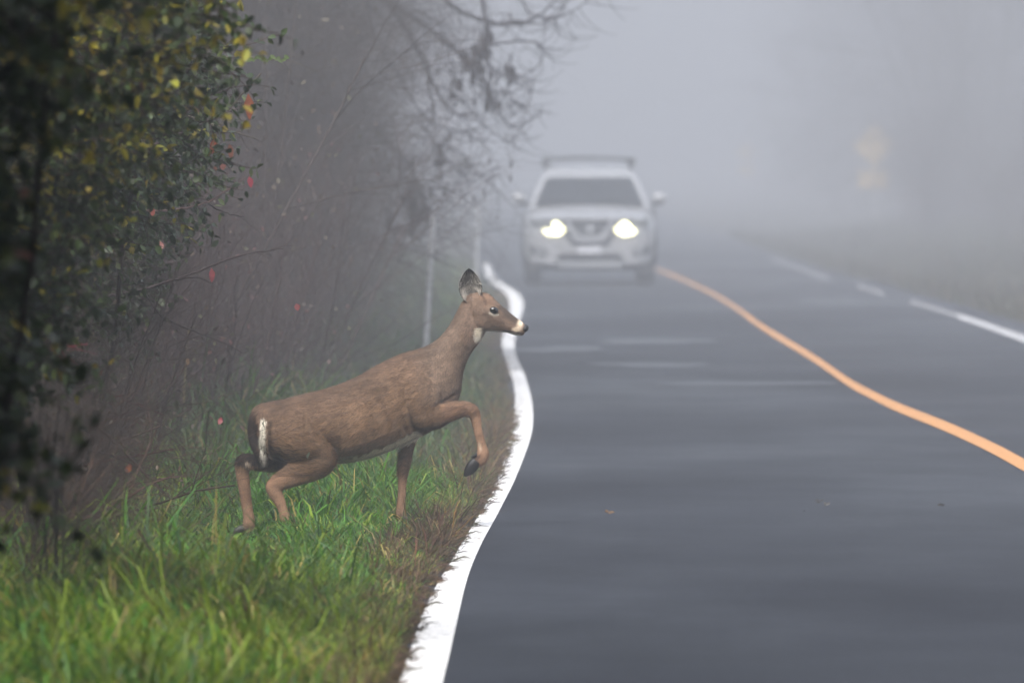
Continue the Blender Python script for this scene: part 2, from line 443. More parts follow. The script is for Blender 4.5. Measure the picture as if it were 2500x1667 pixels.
def blades(n, ylo, yhi, hmul, wmul, name, xa=None):
    y = rng.uniform(ylo, yhi, n)
    half = 1250 / FPX * y + 0.9
    xe = xl(y) - 0.05
    x = xe - rng.uniform(0, 1, n) * (xe + half + 0.0)
    # tufts
    tx = np.round(x * 7 + 0.35 * np.sin(y * 9)) ; ty = np.round(y * 5)
    hsh = np.abs(np.sin(tx * 12.9898 + ty * 78.233)) * 43758.5453 % 1
    hs2 = np.abs(np.sin(tx * 39.34 + ty * 11.13)) * 24634.63 % 1
    a = xe - x
    dist = np.clip((a - 0.05) / 0.55, 0, 1)
    nz = snoise(x, y * 0.4, 1.6, 3)
    h = (0.05 + 0.16 * dist ** 0.8) * (0.75 + 0.6 * hsh) * rng.uniform(0.55, 1.2, n) * hmul
    h *= (1 + 0.30 * nz + 0.28 * snoise(x, y * 0.6, 5.5, 93)) * 0.92
    h *= np.where(rng.uniform(0, 1, n) < 0.06, 1.6, 1.0)
    h *= 1 - 0.25 * np.exp(-((x + 0.95) / 0.6) ** 2 - ((y - 49.5) / 3.0) ** 2)
    xd = (x + 0.55) / 0.95; yd = (y - 51.2) / 1.6
    h *= 1 - 0.35 * np.exp(-xd ** 2 - yd ** 2)
    xh = (x + 1.265 * y / 52.0) / 0.20; yh = (y - 48.2) / 4.6
    h *= 1 - 0.90 * np.exp(-xh ** 4 - yh ** 4)
    tall = np.clip((y - 57) / 8, 0, 1) * np.clip((a - 0.9) / 0.5, 0, 1)
    h *= 1 + 0.5 * tall
    w = rng.uniform(0.003, 0.0085, n) * wmul * (0.6 + 0.6 * dist)
    az = hs2 * 6.28 + rng.normal(0, 0.9, n)
    lean = rng.uniform(0.3, 1.25, n)
    dx, dy = np.cos(az), np.sin(az)
    sx, sy = -dy, dx
    faz = rng.uniform(0, 6.28, n); sx, sy = np.cos(faz), np.sin(faz)
    z = ground_z(x, y) - 0.01
    P = np.stack([x, y, z], -1)
    D = np.stack([dx, dy, 0 * dx], -1); S = np.stack([sx, sy, 0 * sx], -1); U = np.array([0, 0, 1.0])
    hh = h[:, None]; ww = w[:, None]; ln = lean[:, None]
    m1 = P + U * hh * 0.45 + D * hh * 0.12 * ln
    m2 = P + U * hh * (0.85 - 0.12 * ln) + D * hh * 0.42 * ln
    m3 = P + U * hh * (1.0 - 0.42 * ln ** 2) + D * hh * 0.85 * ln
    Vv = np.stack([P - S * ww / 2, P + S * ww / 2, m1 + S * ww / 2, m1 - S * ww / 2, m2 + S * ww * 0.36, m2 - S * ww * 0.36, m3], 1).reshape(-1, 3)
    b = np.arange(n)[:, None] * 7
    Q = np.concatenate([b + np.array([[0, 1, 2, 3]]), b + np.array([[3, 2, 4, 5]])])
    T = b + np.array([[5, 4, 6]])
    # colours: fresh green, blue green, yellow green, straw
    pal = np.array([[0.074, 0.205, 0.013], [0.053, 0.148, 0.030], [0.190, 0.265, 0.020], [0.38, 0.29, 0.09], [0.12, 0.075, 0.035]])
    pz = snoise(x, y * 0.35, 2.4, 11)
    near = np.clip((56 - y) / 16, 0, 1)
    straw = 0.07 + 0.16 * np.clip(pz - 0.3, 0, 1) + 0.30 * (1 - np.clip(a / 0.30, 0, 1)) + 0.08 * (y > 60)
    r = rng.uniform(0, 1, n)
    yel = 0.22 + 0.35 * near * np.clip(0.5 + pz, 0, 1)
    idx = np.where(r < straw * 0.6, 3, np.where(r < straw, 4, np.where(r < straw + yel, 2, np.where(r < straw + yel + 0.3 - 0.15 * near, 1, 0))))
    c = pal[idx] * rng.uniform(0.45, 1.55, (n, 1)) * (1 + 0.18 * snoise(x, y * 0.5, 3.5, 33))[:, None]
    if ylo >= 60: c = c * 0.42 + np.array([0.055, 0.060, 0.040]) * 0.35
    C = np.repeat(c, 7, axis=0)
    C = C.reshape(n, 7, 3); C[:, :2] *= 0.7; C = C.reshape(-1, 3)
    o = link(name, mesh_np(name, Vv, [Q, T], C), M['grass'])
    return o
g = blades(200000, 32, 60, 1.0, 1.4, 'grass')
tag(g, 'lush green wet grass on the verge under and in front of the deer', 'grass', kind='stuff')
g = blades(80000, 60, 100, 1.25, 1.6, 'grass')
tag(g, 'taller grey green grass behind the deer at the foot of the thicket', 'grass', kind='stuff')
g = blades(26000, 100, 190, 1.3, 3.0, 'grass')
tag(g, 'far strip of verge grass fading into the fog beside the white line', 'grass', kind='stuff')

def weeds(n, ylo, yhi, name):
    """dry reddish brown stalks and moss along the edge of the asphalt, some leaning over the white line"""
    y = rng.uniform(ylo, yhi, n)
    u = rng.uniform(0, 1, n)
    edge_n = snoise(y, y * 0 + 2.0, 5.0, 5)
    wid = 0.40 + 0.14 * snoise(y, y * 0, 0.9, 9)
    x = xl(y) + 0.035 + 0.03 * edge_n - u ** 1.15 * wid
    a = xl(y) + 0.02 - x
    clump = np.clip(0.7 + 0.6 * snoise(x * 2, y, 6.0, 21), 0.15, 1.6)
    h = (0.012 + 0.085 * np.clip(a / 0.25, 0, 1)) * rng.uniform(0.3, 1.2, n) * clump
    big = (rng.uniform(0, 1, n) < 0.012) & (a > 0.08)
    h = np.where(big, rng.uniform(0.16, 0.28, n), h)
    w = rng.uniform(0.002, 0.0045, n)
    az = rng.normal(0.0, 1.4, n) * np.where(a < 0.12, 0.6, 1.6)
    lean = rng.uniform(0.2, 2.2, n) * np.where(a < 0.10, 1.3, 1.0)
    az = np.where(a < 0.10, az, rng.uniform(0, 6.28, n))
    D = np.stack([np.cos(az), np.sin(az), 0 * az], -1)
    fa = rng.uniform(0, 6.28, n); S = np.stack([np.cos(fa), np.sin(fa), 0 * fa], -1)
    P = np.stack([x, y, np.maximum(ground_z(x, y), np.where(x > xl(y) - 0.1, road_z(x, y), -9)) - 0.002], -1)
    hh, ww, ln = h[:, None], w[:, None], lean[:, None]
    U = np.array([0, 0, 1.0])
    m1 = P + U * hh * 0.5 + D * hh * 0.25 * ln
    m2 = P + U * hh * (1 - 0.15 * ln) + D * hh * 0.8 * ln
    Vv = np.stack([P - S * ww / 2, P + S * ww / 2, m1 + S * ww * 0.6, m1 - S * ww * 0.6, m2], 1).reshape(-1, 3)
    b = np.arange(n)[:, None] * 5
    pal = np.array([[0.085, 0.055, 0.040], [0.13, 0.085, 0.055], [0.05, 0.035, 0.028], [0.10, 0.038, 0.026], [0.22, 0.17, 0.09], [0.06, 0.075, 0.025], [0.20, 0.11, 0.02]])
    idx = rng.choice(7, n, p=[0.20, 0.20, 0.16, 0.10, 0.12, 0.17, 0.05])
    c = pal[idx] * rng.uniform(0.6, 1.6, (n, 1)) * (1 + 0.3 * snoise(x * 3, y, 5.0, 71))[:, None]
    o = link(name, mesh_np(name, Vv, [b + np.array([[0, 1, 2, 3]]), b + np.array([[3, 2, 4]])], np.repeat(c, 5, axis=0)), M['weed'])
    return o
wds = weeds(150000, 32, 78, 'dry_weeds')
tag(wds, 'dry reddish brown weeds and moss along the white line', 'weeds', kind='stuff')
def fringe(n):
    y = rng.uniform(32, 75, n)
    cl = snoise(y, y * 0 + 1.0, 9.0, 61) + 0.6 * snoise(y, y * 0, 30.0, 62)
    keep = cl > rng.normal(0.25, 0.35, n); y = y[keep]; cl = cl[keep]; n = len(y)
    x = xl(y) + rng.uniform(-0.07, 0.015, n)
    L = rng.uniform(0.02, 0.085, n) * (0.5 + 0.5 * np.clip(cl, 0, 1.5))
    az = rng.normal(0, 0.9, n)
    D = np.stack([np.cos(az), np.sin(az), 0 * az], -1); S = np.stack([-np.sin(az) * 0.4, np.cos(az) * 0.4, 0 * az + 0.9], -1)
    P = np.stack([x, y, road_z(x, y) + 0.004], -1); U = np.array([0, 0, 1.0]); w = rng.uniform(0.0015, 0.003, n)[:, None]
    h = rng.uniform(0.005, 0.03, n)[:, None]
    m1 = P + D * L[:, None] * 0.5 + U * h; m2 = P + D * L[:, None] + U * h * rng.uniform(0.3, 1.3, (n, 1))
    Vv = np.stack([P - S * w, P + S * w, m1 + S * w, m1 - S * w, m2], 1).reshape(-1, 3)
    b = np.arange(n)[:, None] * 5
    pal = np.array([[0.05, 0.035, 0.028], [0.10, 0.06, 0.045], [0.03, 0.025, 0.022], [0.07, 0.07, 0.03]])
    o = link('dry_weeds', mesh_np('dry_weeds', Vv, [b + np.array([[0, 1, 2, 3]]), b + np.array([[3, 2, 4]])], np.repeat(pal[rng.integers(0, 4, n)] * rng.uniform(0.6, 1.4, (n, 1)), 5, axis=0)), M['weed'])
    tag(o, 'ragged fringe of flattened dry stalks lying over the white line', 'weeds', kind='stuff')
fringe(2900)
wds = weeds(30000, 78, 150, 'dry_weeds')
tag(wds, 'brownish weeds on the road edge fading into the fog', 'weeds', kind='stuff')

# right verge
def right_verge():
    n = 42000
    y = rng.uniform(85, 260, n)
    x = xr(y) + 0.35 + rng.uniform(0, 1, n) ** 1.3 * 7
    h = rng.uniform(0.08, 0.28, n) * (1 + np.clip(x - xr(y) - 1, 0, 4) * 0.35)
    w = rng.uniform(0.008, 0.02, n)
    az = rng.uniform(0, 6.28, n); D = np.stack([np.cos(az), np.sin(az), 0 * az], -1)
    fa = rng.uniform(0, 6.28, n); S = np.stack([np.cos(fa), np.sin(fa), 0 * fa], -1)
    P = np.stack([x, y, ground_z(x, y) - 0.01], -1); U = np.array([0, 0, 1.0])
    hh, ww = h[:, None], w[:, None]
    m1 = P + U * hh * 0.5 + D * hh * 0.1; m2 = P + U * hh + D * hh * 0.5
    Vv = np.stack([P - S * ww / 2, P + S * ww / 2, m1 + S * ww / 2, m1 - S * ww / 2, m2], 1).reshape(-1, 3)
    b = np.arange(n)[:, None] * 5
    pal = np.array([[0.06, 0.06, 0.025], [0.09, 0.07, 0.035], [0.055, 0.040, 0.028], [0.04, 0.05, 0.018]])
    c = pal[rng.choice(4, n)] * rng.uniform(0.7, 1.3, (n, 1))
    o = link('grass', mesh_np('grass', Vv, [b + np.array([[0, 1, 2, 3]]), b + np.array([[3, 2, 4]])], np.repeat(c, 5, axis=0)), M['grass'])
    tag(o, 'olive and straw grass on the foggy bank right of the road', 'grass', kind='stuff')
right_verge()

# ------------------------------------------------------------------ trees and shrubs
def unit(v):
    return v / (np.linalg.norm(v) + 1e-9)

def grow(T, p, d, L, r, lvl, maxlvl, prm, rg, tips, trunkT=None):
    n = 7 if lvl < 2 else (6 if lvl == 2 else 5)
    pts = [p]; dirs = [d]
    cur = p.copy(); dd = d.copy()
    for s in range(n):
        dd = unit(dd + rg.normal(0, prm['wob'] * (0.5 + 0.35 * lvl), 3) + np.array([0, 0, prm['grav'][lvl]]) * (s / n + 0.3))
        cur = cur + dd * L / n
        pts.append(cur.copy()); dirs.append(dd.copy())
    rad = np.linspace(r, r * (0.35 if lvl else 0.45), n + 1)
    (trunkT if (trunkT is not None and lvl == 0) else T).add(pts, rad, np.array(prm['col']) * rg.uniform(0.8, 1.2), k=(7 if lvl == 0 else (4 if lvl == 1 else 3)))
    if lvl >= maxlvl:
        tips.append((pts[-1], dd))
        if lvl == maxlvl:
            for q in range(1, len(pts)):
                tips.append((pts[q], dirs[q]))
        return
    for c in range(prm['kids'][lvl]):
        t = rg.uniform(prm['from'][lvl], 1.0)
        k = min(int(t * n), n - 1); f = t * n - k
        q = pts[k] * (1 - f) + pts[k + 1] * f
        ax = unit(rg.normal(0, 1, 3)); side = unit(np.cross(dirs[k], ax))
        ang = rg.uniform(*prm['ang'])
        nd = unit(dirs[k] * math.cos(ang) + side * math.sin(ang))
        grow(T, q, nd, L * rg.uniform(*prm['len'][lvl]), rad[k] * rg.uniform(0.35, 0.6), lvl + 1, maxlvl, prm, rg, tips, trunkT)

def make_tree(name, seed, prm, leaves=None, height=6.0, r=0.06, maxlvl=3, stems=1, spread=0.15):
    """returns a thing (Empty) with parts trunk and crown (twigs), local coordinates"""
    rg = np.random.default_rng(seed)
    T, K = Tubes(3), Tubes(7)
    tips = []
    for s in range(stems):
        d = unit(np.array([rg.normal(0, spread), rg.normal(0, spread), 1.0]))
        grow(T, np.array([rg.normal(0, 0.08 * (stems > 1)), rg.normal(0, 0.08 * (stems > 1)), -0.1]), d, height * rg.uniform(0.8, 1.05), r, 0, maxlvl, prm, rg, tips, K)
    root = empty(name, (0, 0, 0))
    link('trunk', K.mesh('trunk'), M['bark'], root)
    link('crown', T.mesh('crown'), M['bark'], root)
    if leaves:
        Lv = Leaves()
        tips = [t for t in tips if math.hypot(t[0][0], t[0][1]) < leaves.get('reach', 0.8)]
        k = min(leaves['n'], len(tips))
        for j in rg.choice(len(tips), k, replace=False):
            p, d = tips[j]
            c = np.array(leaves['pal'][rg.integers(len(leaves['pal']))]) * rg.uniform(0.7, 1.3)
            Lv.add(p, unit(rg.normal(0, 0.6, 3) + np.array([0, 0, leaves.get('hang', -0.8)])), unit(rg.normal(0, 1, 3)), rg.uniform(*leaves['L']), rg.uniform(*leaves['L']) * leaves.get('wr', 0.5), c)
        link('foliage', Lv.mesh('foliage'), M['leaf'], root)
    return root

def copy_tree(o, parent=None):
    c = o.copy(); COL.objects.link(c); c.parent = parent
    for ch in list(o.children):
        copy_tree(ch, c)
    return c

def place(o, x, y, rz, s=1.0):
    o.location = (x, y, float(ground_z(x, y)))
    o.rotation_euler = (0, 0, rz)
    o.scale = (s, s, s)

P_TALL = dict(col=(0.075, 0.066, 0.062), wob=0.07, grav=[0.0, -0.04, -0.16, -0.34], kids=[22, 12, 10], len=[(0.20, 0.36), (0.35, 0.65), (0.6, 1.1)], ang=(0.5, 1.2), **{'from': [0.06, 0.1, 0.1]})
P_THICK = dict(col=(0.075, 0.060, 0.055), wob=0.10, grav=[0.0, -0.02, -0.10, -0.26], kids=[13, 9, 7], len=[(0.25, 0.42), (0.4, 0.7), (0.5, 0.9)], ang=(0.35, 1.1), **{'from': [0.03, 0.1, 0.1]})
P_RED = dict(col=(0.070, 0.048, 0.046), wob=0.12, grav=[0.03, 0.03, 0.0, -0.03], kids=[9, 6], len=[(0.35, 0.6), (0.4, 0.7)], ang=(0.3, 0.9), **{'from': [0.1, 0.15]})
DEAD = dict(n=420, pal=[(0.075, 0.052, 0.038), (0.10, 0.065, 0.04), (0.05, 0.038, 0.034)], L=(0.03, 0.06), hang=-1.2, wr=0.4)

# (a) bare tall trees and grey thicket, four models copied
tall_models = [make_tree('bare_tree', 100 + k, P_TALL, DEAD, height=6.2, r=0.04, maxlvl=3, spread=0.05) for k in range(3)]
thick_models = [make_tree('bare_shrub', 200 + k, P_THICK, dict(n=260, pal=[(0.09, 0.065, 0.045), (0.06, 0.045, 0.04), (0.10, 0.085, 0.055)], L=(0.03, 0.05), hang=-1.0), height=2.9, r=0.013, maxlvl=3, stems=5, spread=0.16) for k in range(3)]
red_models = [make_tree('dogwood_shrub', 300 + k, P_RED, dict(n=260, pal=[(0.17, 0.08, 0.075), (0.10, 0.07, 0.05), (0.10, 0.07, 0.05), (0.10, 0.10, 0.04), (0.12, 0.095, 0.07), (0.09, 0.07, 0.06)], L=(0.03, 0.05), hang=-0.6, wr=0.6), height=1.9, r=0.010, maxlvl=2, stems=18, spread=0.26) for k in range(2)]
used = set()
def put(models, k, x, y, rz, s, label, cat, group):
    m = models[k % len(models)]
    if m.name in used:
        o = copy_tree(m)
    else:
        used.add(m.name); o = m
    place(o, x, y, rz, s)
    tag(o, label, cat, group)
    return o

TREE_L = 'bare grey tree with fine drooping twigs in the fogged wood left of the road'
q = 0
rp = np.random.default_rng(77)
for (x, y) in [(-2.6, 76), (-3.7, 74), (-2.3, 84), (-4.6, 80), (-3.1, 88), (-2.2, 94), (-4.2, 93), (-5.8, 86), (-2.7, 101), (-3.9, 108), (-2.6, 113), (-5.2, 102),
               (-3.1, 124), (-4.6, 130), (-6.8, 110), (-7.6, 125), (-3.2, 142), (-4.6, 152), (-3.6, 166), (-6.0, 165), (-4.4, 186), (-7.0, 198), (-5.2, 215), (-8.5, 150), (-6.5, 240), (-5.5, 265)]:
    put(tall_models, q, x, y, q * 2.4, 0.9 + 0.25 * ((q * 37) % 10) / 10, TREE_L, 'tree', 'bare trees of the wood left of the road'); q += 1
for (x, y) in [(-2.0, 67), (-3.1, 70), (-1.7, 73), (-2.8, 79), (-1.65, 81), (-2.2, 88), (-1.7, 92), (-2.6, 98), (-3.8, 72), (-4.3, 84), (-3.4, 96), (-2.1, 106), (-2.9, 118), (-5.0, 77), (-5.6, 92), (-2.6, 136), (-2.0, 78), (-3.3, 83), (-2.8, 91), (-4.6, 90)]:
    put(thick_models, q, x, y, q * 1.7, 0.85 + 0.3 * ((q * 53) % 10) / 10, 'leafless grey brown shrub in the thicket behind the deer', 'shrub', 'bare shrubs of the thicket behind the deer'); q += 1
for (x, y) in [(-2.05, 60.5), (-2.65, 62.5), (-1.8, 65.5), (-2.9, 59), (-1.6, 70), (-1.5, 75), (-2.2, 69), (-2.4, 66), (-2.5, 73), (-3.3, 65)]:
    put(red_models, q, x, y, q * 1.3, 0.75 + 0.2 * ((q * 29) % 10) / 10, 'red stemmed shrub with a few pink leaves left of the deer', 'shrub', 'red stemmed shrubs at the edge of the grass'); q += 1
for k in range(30):
    y = 76 + 24 * (k / 29.0); x = -1.75 - 0.012 * (y - 76) - abs(rp.normal(0, 0.8)) - 0.25 * (k % 3)
    put(tall_models if k % 2 else thick_models, q, x, y, q * 1.3, rp.uniform(0.9, 1.1) if k % 2 else rp.uniform(1.1, 1.45), TREE_L if k % 2 else 'leafless grey brown shrub in the thicket behind the deer', 'tree' if k % 2 else 'shrub', 'bare trees of the wood left of the road' if k % 2 else 'bare shrubs of the thicket behind the deer'); q += 1
for k in range(40):
    y = 84 + 140 * (k / 39.0) ** 1.2; x = -(2.1 + 0.009 * (y - 84)) - abs(rp.normal(0, 1.1)) - 0.2 * (k % 3)
    put(tall_models if k % 2 else thick_models, q, x, y, q * 1.1, rp.uniform(0.95, 1.25) if k % 2 else rp.uniform(1.1, 1.5), TREE_L if k % 2 else 'leafless grey brown shrub in the thicket behind the deer', 'tree' if k % 2 else 'shrub', 'bare trees of the wood left of the road' if k % 2 else 'bare shrubs of the thicket behind the deer'); q += 1
P_BRIAR = dict(col=(0.105, 0.068, 0.052), wob=0.22, grav=[-0.03, -0.12, -0.10], kids=[9, 5], len=[(0.35, 0.7), (0.4, 0.7)], ang=(0.4, 1.2), **{'from': [0.15, 0.15]})
briars = [make_tree('briar', 400 + k, P_BRIAR, dict(n=60, pal=[(0.12, 0.07, 0.04), (0.07, 0.05, 0.035), (0.06, 0.07, 0.02)], L=(0.025, 0.045), hang=-0.8, reach=2.0), height=1.15, r=0.0065, maxlvl=2, stems=13, spread=0.75) for k in range(2)]
for (x, y, sc) in [(-2.08, 44, .9), (-1.98, 46, .75), (-2.2, 48, .95), (-2.15, 50, .75), (-2.35, 52, .95), (-1.88, 42, .7), (-2.5, 55, 1.1), (-1.85, 44.5, .6), (-2.5, 53.5, 0.9), (-2.5, 50, 1.2), (-2.0, 47.5, 0.65)]:
    put(briars, q, x, y, q * 1.9, sc, 'tangled brown briar stems under the leafy shrubs at the lower left', 'briar', 'briars under the leafy shrubs'); q += 1
for (x, y, sc) in [(-1.75, 42.5, 0.42), (-2.05, 45, 0.5), (-1.85, 48.5, 0.46), (-2.2, 50.5, 0.5), (-1.62, 40, 0.36), (-2.3, 47, 0.55), (-1.9, 44, 0.45), (-2.0, 52, 0.5), (-2.35, 54, 0.6), (-1.95, 46.5, 0.5), (-2.5, 50, 0.7), (-2.2, 56, 0.55)]:
    put(thick_models, q, x, y, q * 1.9, sc, 'low tangle of bare brown twigs under the leafy shrubs at the lower left', 'shrub', 'low bare twigs under the leafy shrubs'); q += 1
for k in range(26):
    y = rp.uniform(165, 250); x = float(xr(y)) + rp.uniform(2.4, 9.0); x = max(x, 0.0365 * y)
    put(thick_models, q, x, y, q * 1.9, rp.uniform(0.5, 1.1), 'leafless bush on the fogged bank right of the road', 'bush', 'bare bushes on the bank right of the road'); q += 1
# right side, far in the fog
for k in range(84):
    y = 255 + 300 * (k / 83.0) + rp.uniform(-6, 6)
    x = (1950 - 1250) / FPX * y * 1.0 + 1.0 + abs(rp.normal(0, 5.5)) + (2.5 if k < 12 else 0)
    if y < 345 and x < 0.0365 * y: x = 0.0365 * y + abs(rp.normal(0, 3.0)) + 0.8
    if y < 575 and 0.0185 * y - 2.2 < x < 0.0185 * y + 2.2: x += 4.5
    put(tall_models if k % 3 else thick_models, q, x, y, q * 2.1, rp.uniform(1.4, 2.1) if k % 3 else rp.uniform(1.5, 2.2), 'bare tree barely visible in the fog right of the road', 'tree', 'fog covered trees right of the road'); q += 1

# (b) leafy shrubs at the left edge of the picture
GREEN = [(0.040, 0.066, 0.015), (0.055, 0.088, 0.022), (0.030, 0.050, 0.016), (0.080, 0.105, 0.022), (0.048, 0.072, 0.034)]
YELLOW = [(0.40, 0.34, 0.03), (0.28, 0.28, 0.03), (0.40, 0.30, 0.03)]
def leafy(x, y, rx, ry_, zlo, zhi, ntw, seed, yellow, label, L=(0.028, 0.055)):
    rg = np.random.default_rng(seed)
    root = empty('leafy_shrub', (x, y, float(ground_z(x, y))))
    S, T, Lv = Tubes(6), Tubes(3), Leaves()
    for k in range(9):
        a = rg.uniform(0, 6.28); p = np.array([0.25 * math.cos(a), 0.25 * math.sin(a), -0.05])
        d = unit(np.array([math.cos(a) * 0.12, math.sin(a) * 0.12, 1])); pts = [p]
        for s in range(9):
            d = unit(d + rg.normal(0, 0.10, 3) + np.array([-d[0] * 0.15, -d[1] * 0.15, 0.05])); p = p + d * zhi / 9.5; pts.append(p)
        S.add(pts, np.linspace(0.014, 0.005, 10), (0.05, 0.04, 0.032))
    for k in range(ntw):
        a = rg.uniform(0, 6.28); rr = rg.uniform(0.25, 1.0) ** 0.5
        zz = rg.uniform(zlo, zhi)
        bulge = np.interp(zz, [0.5, 1.2, 2.0, 2.4], [0.5, 0.72, 0.98, 1.05]) * 0.85 + 0.3 * math.sin(zz * 2.3 + seed) + 0.15 * math.sin(a * 3 + zz * 4)
        p = np.array([rx * rr * bulge * math.cos(a), ry_ * rr * bulge * math.sin(a), zz])
        d = unit(np.array([math.cos(a), math.sin(a), rg.uniform(-0.3, 0.7)]) + rg.normal(0, 0.4, 3))
        n = 7; Lt = rg.uniform(0.2, 0.45); pts = [p]
        isy = rg.uniform() < (yellow * (1.0 if zz > 1.55 else 0.25))
        for s in range(n):
            d = unit(d + rg.normal(0, 0.16, 3) + np.array([0, 0, -0.07])); p = p + d * Lt / n; pts.append(p)
            for side in (-1, 1):
                if rg.uniform() < 0.85:
                    sd = unit(np.cross(d, rg.normal(0, 1, 3)))
                    c = np.array((YELLOW if isy and rg.uniform() < 0.8 else GREEN)[rg.integers(3 if isy else 5)] if isy else GREEN[rg.integers(5)]) * rg.uniform(0.6, 1.4)
                    if rg.uniform() < 0.002: c = np.array([0.16, 0.06, 0.035])
                    Lv.add(p, unit(sd + d * 0.5 + np.array([0, 0, -0.35])), unit(np.array([0, 0, 1.0]) + rg.normal(0, 0.55, 3)), rg.uniform(*L), rg.uniform(*L) * 0.62, c)
        T.add(pts, np.linspace(0.0035, 0.0015, n + 1), (0.07, 0.045, 0.035))
    link('stem', S.mesh('stem'), M['bark'], root)
    link('twigs', T.mesh('twigs'), M['bark'], root)
    f = link('foliage', Lv.mesh('foliage'), M['leaf'], root); f['kind'] = 'stuff'
    tag(root, label, 'shrub', 'leafy shrubs at the left of the verge')
    return root
sh1 = leafy(-1.72, 29, 0.60, 0.9, 0.95, 3.0, 1300, 1, 0.18, 'nearest dark leafy shrub, blurred, at the left edge of the picture', (0.04, 0.07))
sh2 = leafy(-1.95, 38.5, 0.72, 1.2, 1.0, 3.2, 2500, 2, 0.30, 'dark green shrub with yellow leaves at the upper left', (0.028, 0.055))
sh3 = leafy(-2.12, 47, 0.66, 1.5, 0.82, 3.4, 2400, 3, 0.14, 'dark green leafy shrub with bare low stems left of the deer')
sh4 = leafy(-2.30, 54, 0.66, 1.6, 0.95, 3.4, 2200, 4, 0.05, 'small leaved green shrub reaching out above the grass left of the deer')
sh5 = leafy(-2.62, 57, 0.80, 1.3, 0.1, 3.4, 1800, 5, 0.06, 'leafy shrub filling the dark gap behind the front shrubs')
sh6 = leafy(-3.5, 62, 1.0, 2.0, 0.1, 3.4, 1500, 6, 0.1, 'leafy shrub deep in the hedge beyond the deer')

def wiggle(P, seed, amp):
    rg = np.random.default_rng(seed)
    P = np.array(P); t = np.linspace(0, len(P) - 1, (len(P) - 1) * 5 + 1)
    Q = np.stack([np.interp(t, np.arange(len(P)), P[:, c]) for c in range(3)], -1)
    k = np.array([0.25, 0.5, 0.25])
    for _ in range(4):
        Q[1:-1] = Q[:-2] * 0.25 + Q[1:-1] * 0.5 + Q[2:] * 0.25
    return Q + rg.normal(0, amp, Q.shape)

def side_branch(shrub, pix, d, r0, r1, col, seed, leaves=(), twigs=4, amp=0.002):
    """a single branch reaching out of a shrub, drawn through points of the photograph at its own depth"""
    off = np.array(shrub.location)
    dd = np.linspace(-0.15, 0.15, len(pix))
    P = wiggle([WD(u, v, d + e) for (u, v), e in zip(pix, dd)], seed, amp)
    rg = np.random.default_rng(seed)
    T = Tubes(5); T.add(P - off, np.linspace(r0, r1, len(P)) * 1.35, col)
    for k in range(twigs * 2):
        j = rg.integers(len(P) // 4, len(P) - 1)
        dirv = unit(P[min(j + 1, len(P) - 1)] - P[j - 1])
        dv = unit(dirv + np.array([rg.normal(0, .5), rg.normal(0, .3), rg.normal(0, 0.6)]))
        L = rg.uniform(0.06, 0.2); q = P[j]; pts = [q]
        for s in range(4):
            dv = unit(dv + rg.normal(0, 0.12, 3)); q = q + dv * L / 4; pts.append(q)
        T.add(np.array(pts) - off, np.linspace(r1 * 1.1, r1 * 0.5, 5), col, k=3)
    return link('branch', T.mesh('branch'), M['bark'], shrub)

DK = (0.045, 0.032, 0.032); RD = (0.11, 0.035, 0.035); GB = (0.12, 0.10, 0.075)
side_branch(sh4, [(250, 680), (330, 665), (400, 642), (470, 618), (540, 588), (600, 578), (648, 571)], 52, 0.006, 0.0016, DK, 11, twigs=7)
side_branch(sh4, [(400, 642), (450, 635), (490, 650)], 52, 0.003, 0.0012, DK, 12, twigs=2)
side_branch(sh4, [(325, 665), (370, 730), (430, 755), (500, 780), (556, 810)], 52.2, 0.004, 0.0014, DK, 13, twigs=4)
side_branch(sh4, [(240, 490), (330, 487), (400, 483), (470, 470), (520, 440), (575, 400)], 52.6, 0.005, 0.0014, (0.10, 0.06, 0.055), 14, twigs=6)
side_branch(sh4, [(480, 470), (520, 492), (560, 497)], 52.6, 0.003, 0.0012, DK, 15, twigs=2)
side_branch(sh4, [(300, 350), (380, 325), (450, 290), (520, 260), (570, 235)], 52.0, 0.006, 0.0018, DK, 16, twigs=6)
side_branch(sh4, [(330, 260), (420, 262), (500, 290), (560, 310), (590, 320)], 52.3, 0.004, 0.0014, GB, 17, twigs=4)
side_branch(sh4, [(440, 140), (500, 132), (560, 130), (620, 138), (662, 135)], 52.1, 0.004, 0.0014, GB, 18, twigs=4)
side_branch(sh4, [(600, 170), (560, 210), (520, 260), (480, 350), (440, 420)], 52.4, 0.003, 0.0014, GB, 19, twigs=5)
side_branch(sh3, [(110, 865), (170, 920), (230, 985), (290, 1040), (350, 1110), (400, 1150)], 47, 0.008, 0.002, (0.12, 0.09, 0.08), 20, twigs=6)
side_branch(sh3, [(-20, 1220), (80, 1215), (190, 1195), (260, 1160), (330, 1118), (400, 1090)], 45, 0.007, 0.002, (0.09, 0.045, 0.04), 21, twigs=9)
side_branch(sh3, [(-20, 1265), (60, 1280), (150, 1283), (260, 1300), (330, 1305), (370, 1270)], 44, 0.006, 0.0018, DK, 22, twigs=9)
side_branch(sh3, [(60, 1130), (150, 1090), (220, 1060), (300, 1050), (400, 1030)], 47, 0.005, 0.0016, RD, 23, twigs=9)
side_branch(sh3, [(20, 1160), (90, 1080), (150, 1040), (200, 980), (270, 960)], 46.5, 0.005, 0.0016, RD, 24, twigs=9)
side_branch(sh3, [(60, 1000), (120, 1020), (220, 1035), (300, 1060), (380, 1130)], 46, 0.004, 0.0014, DK, 25, twigs=8)
side_branch(sh3, [(80, 900), (160, 915), (260, 905), (300, 925), (380, 955)], 48, 0.004, 0.0014, RD, 26, twigs=8)
side_branch(sh3, [(-20, 870), (50, 830), (120, 800), (200, 790)], 44, 0.006, 0.002, (0.16, 0.03, 0.035), 27, twigs=5)
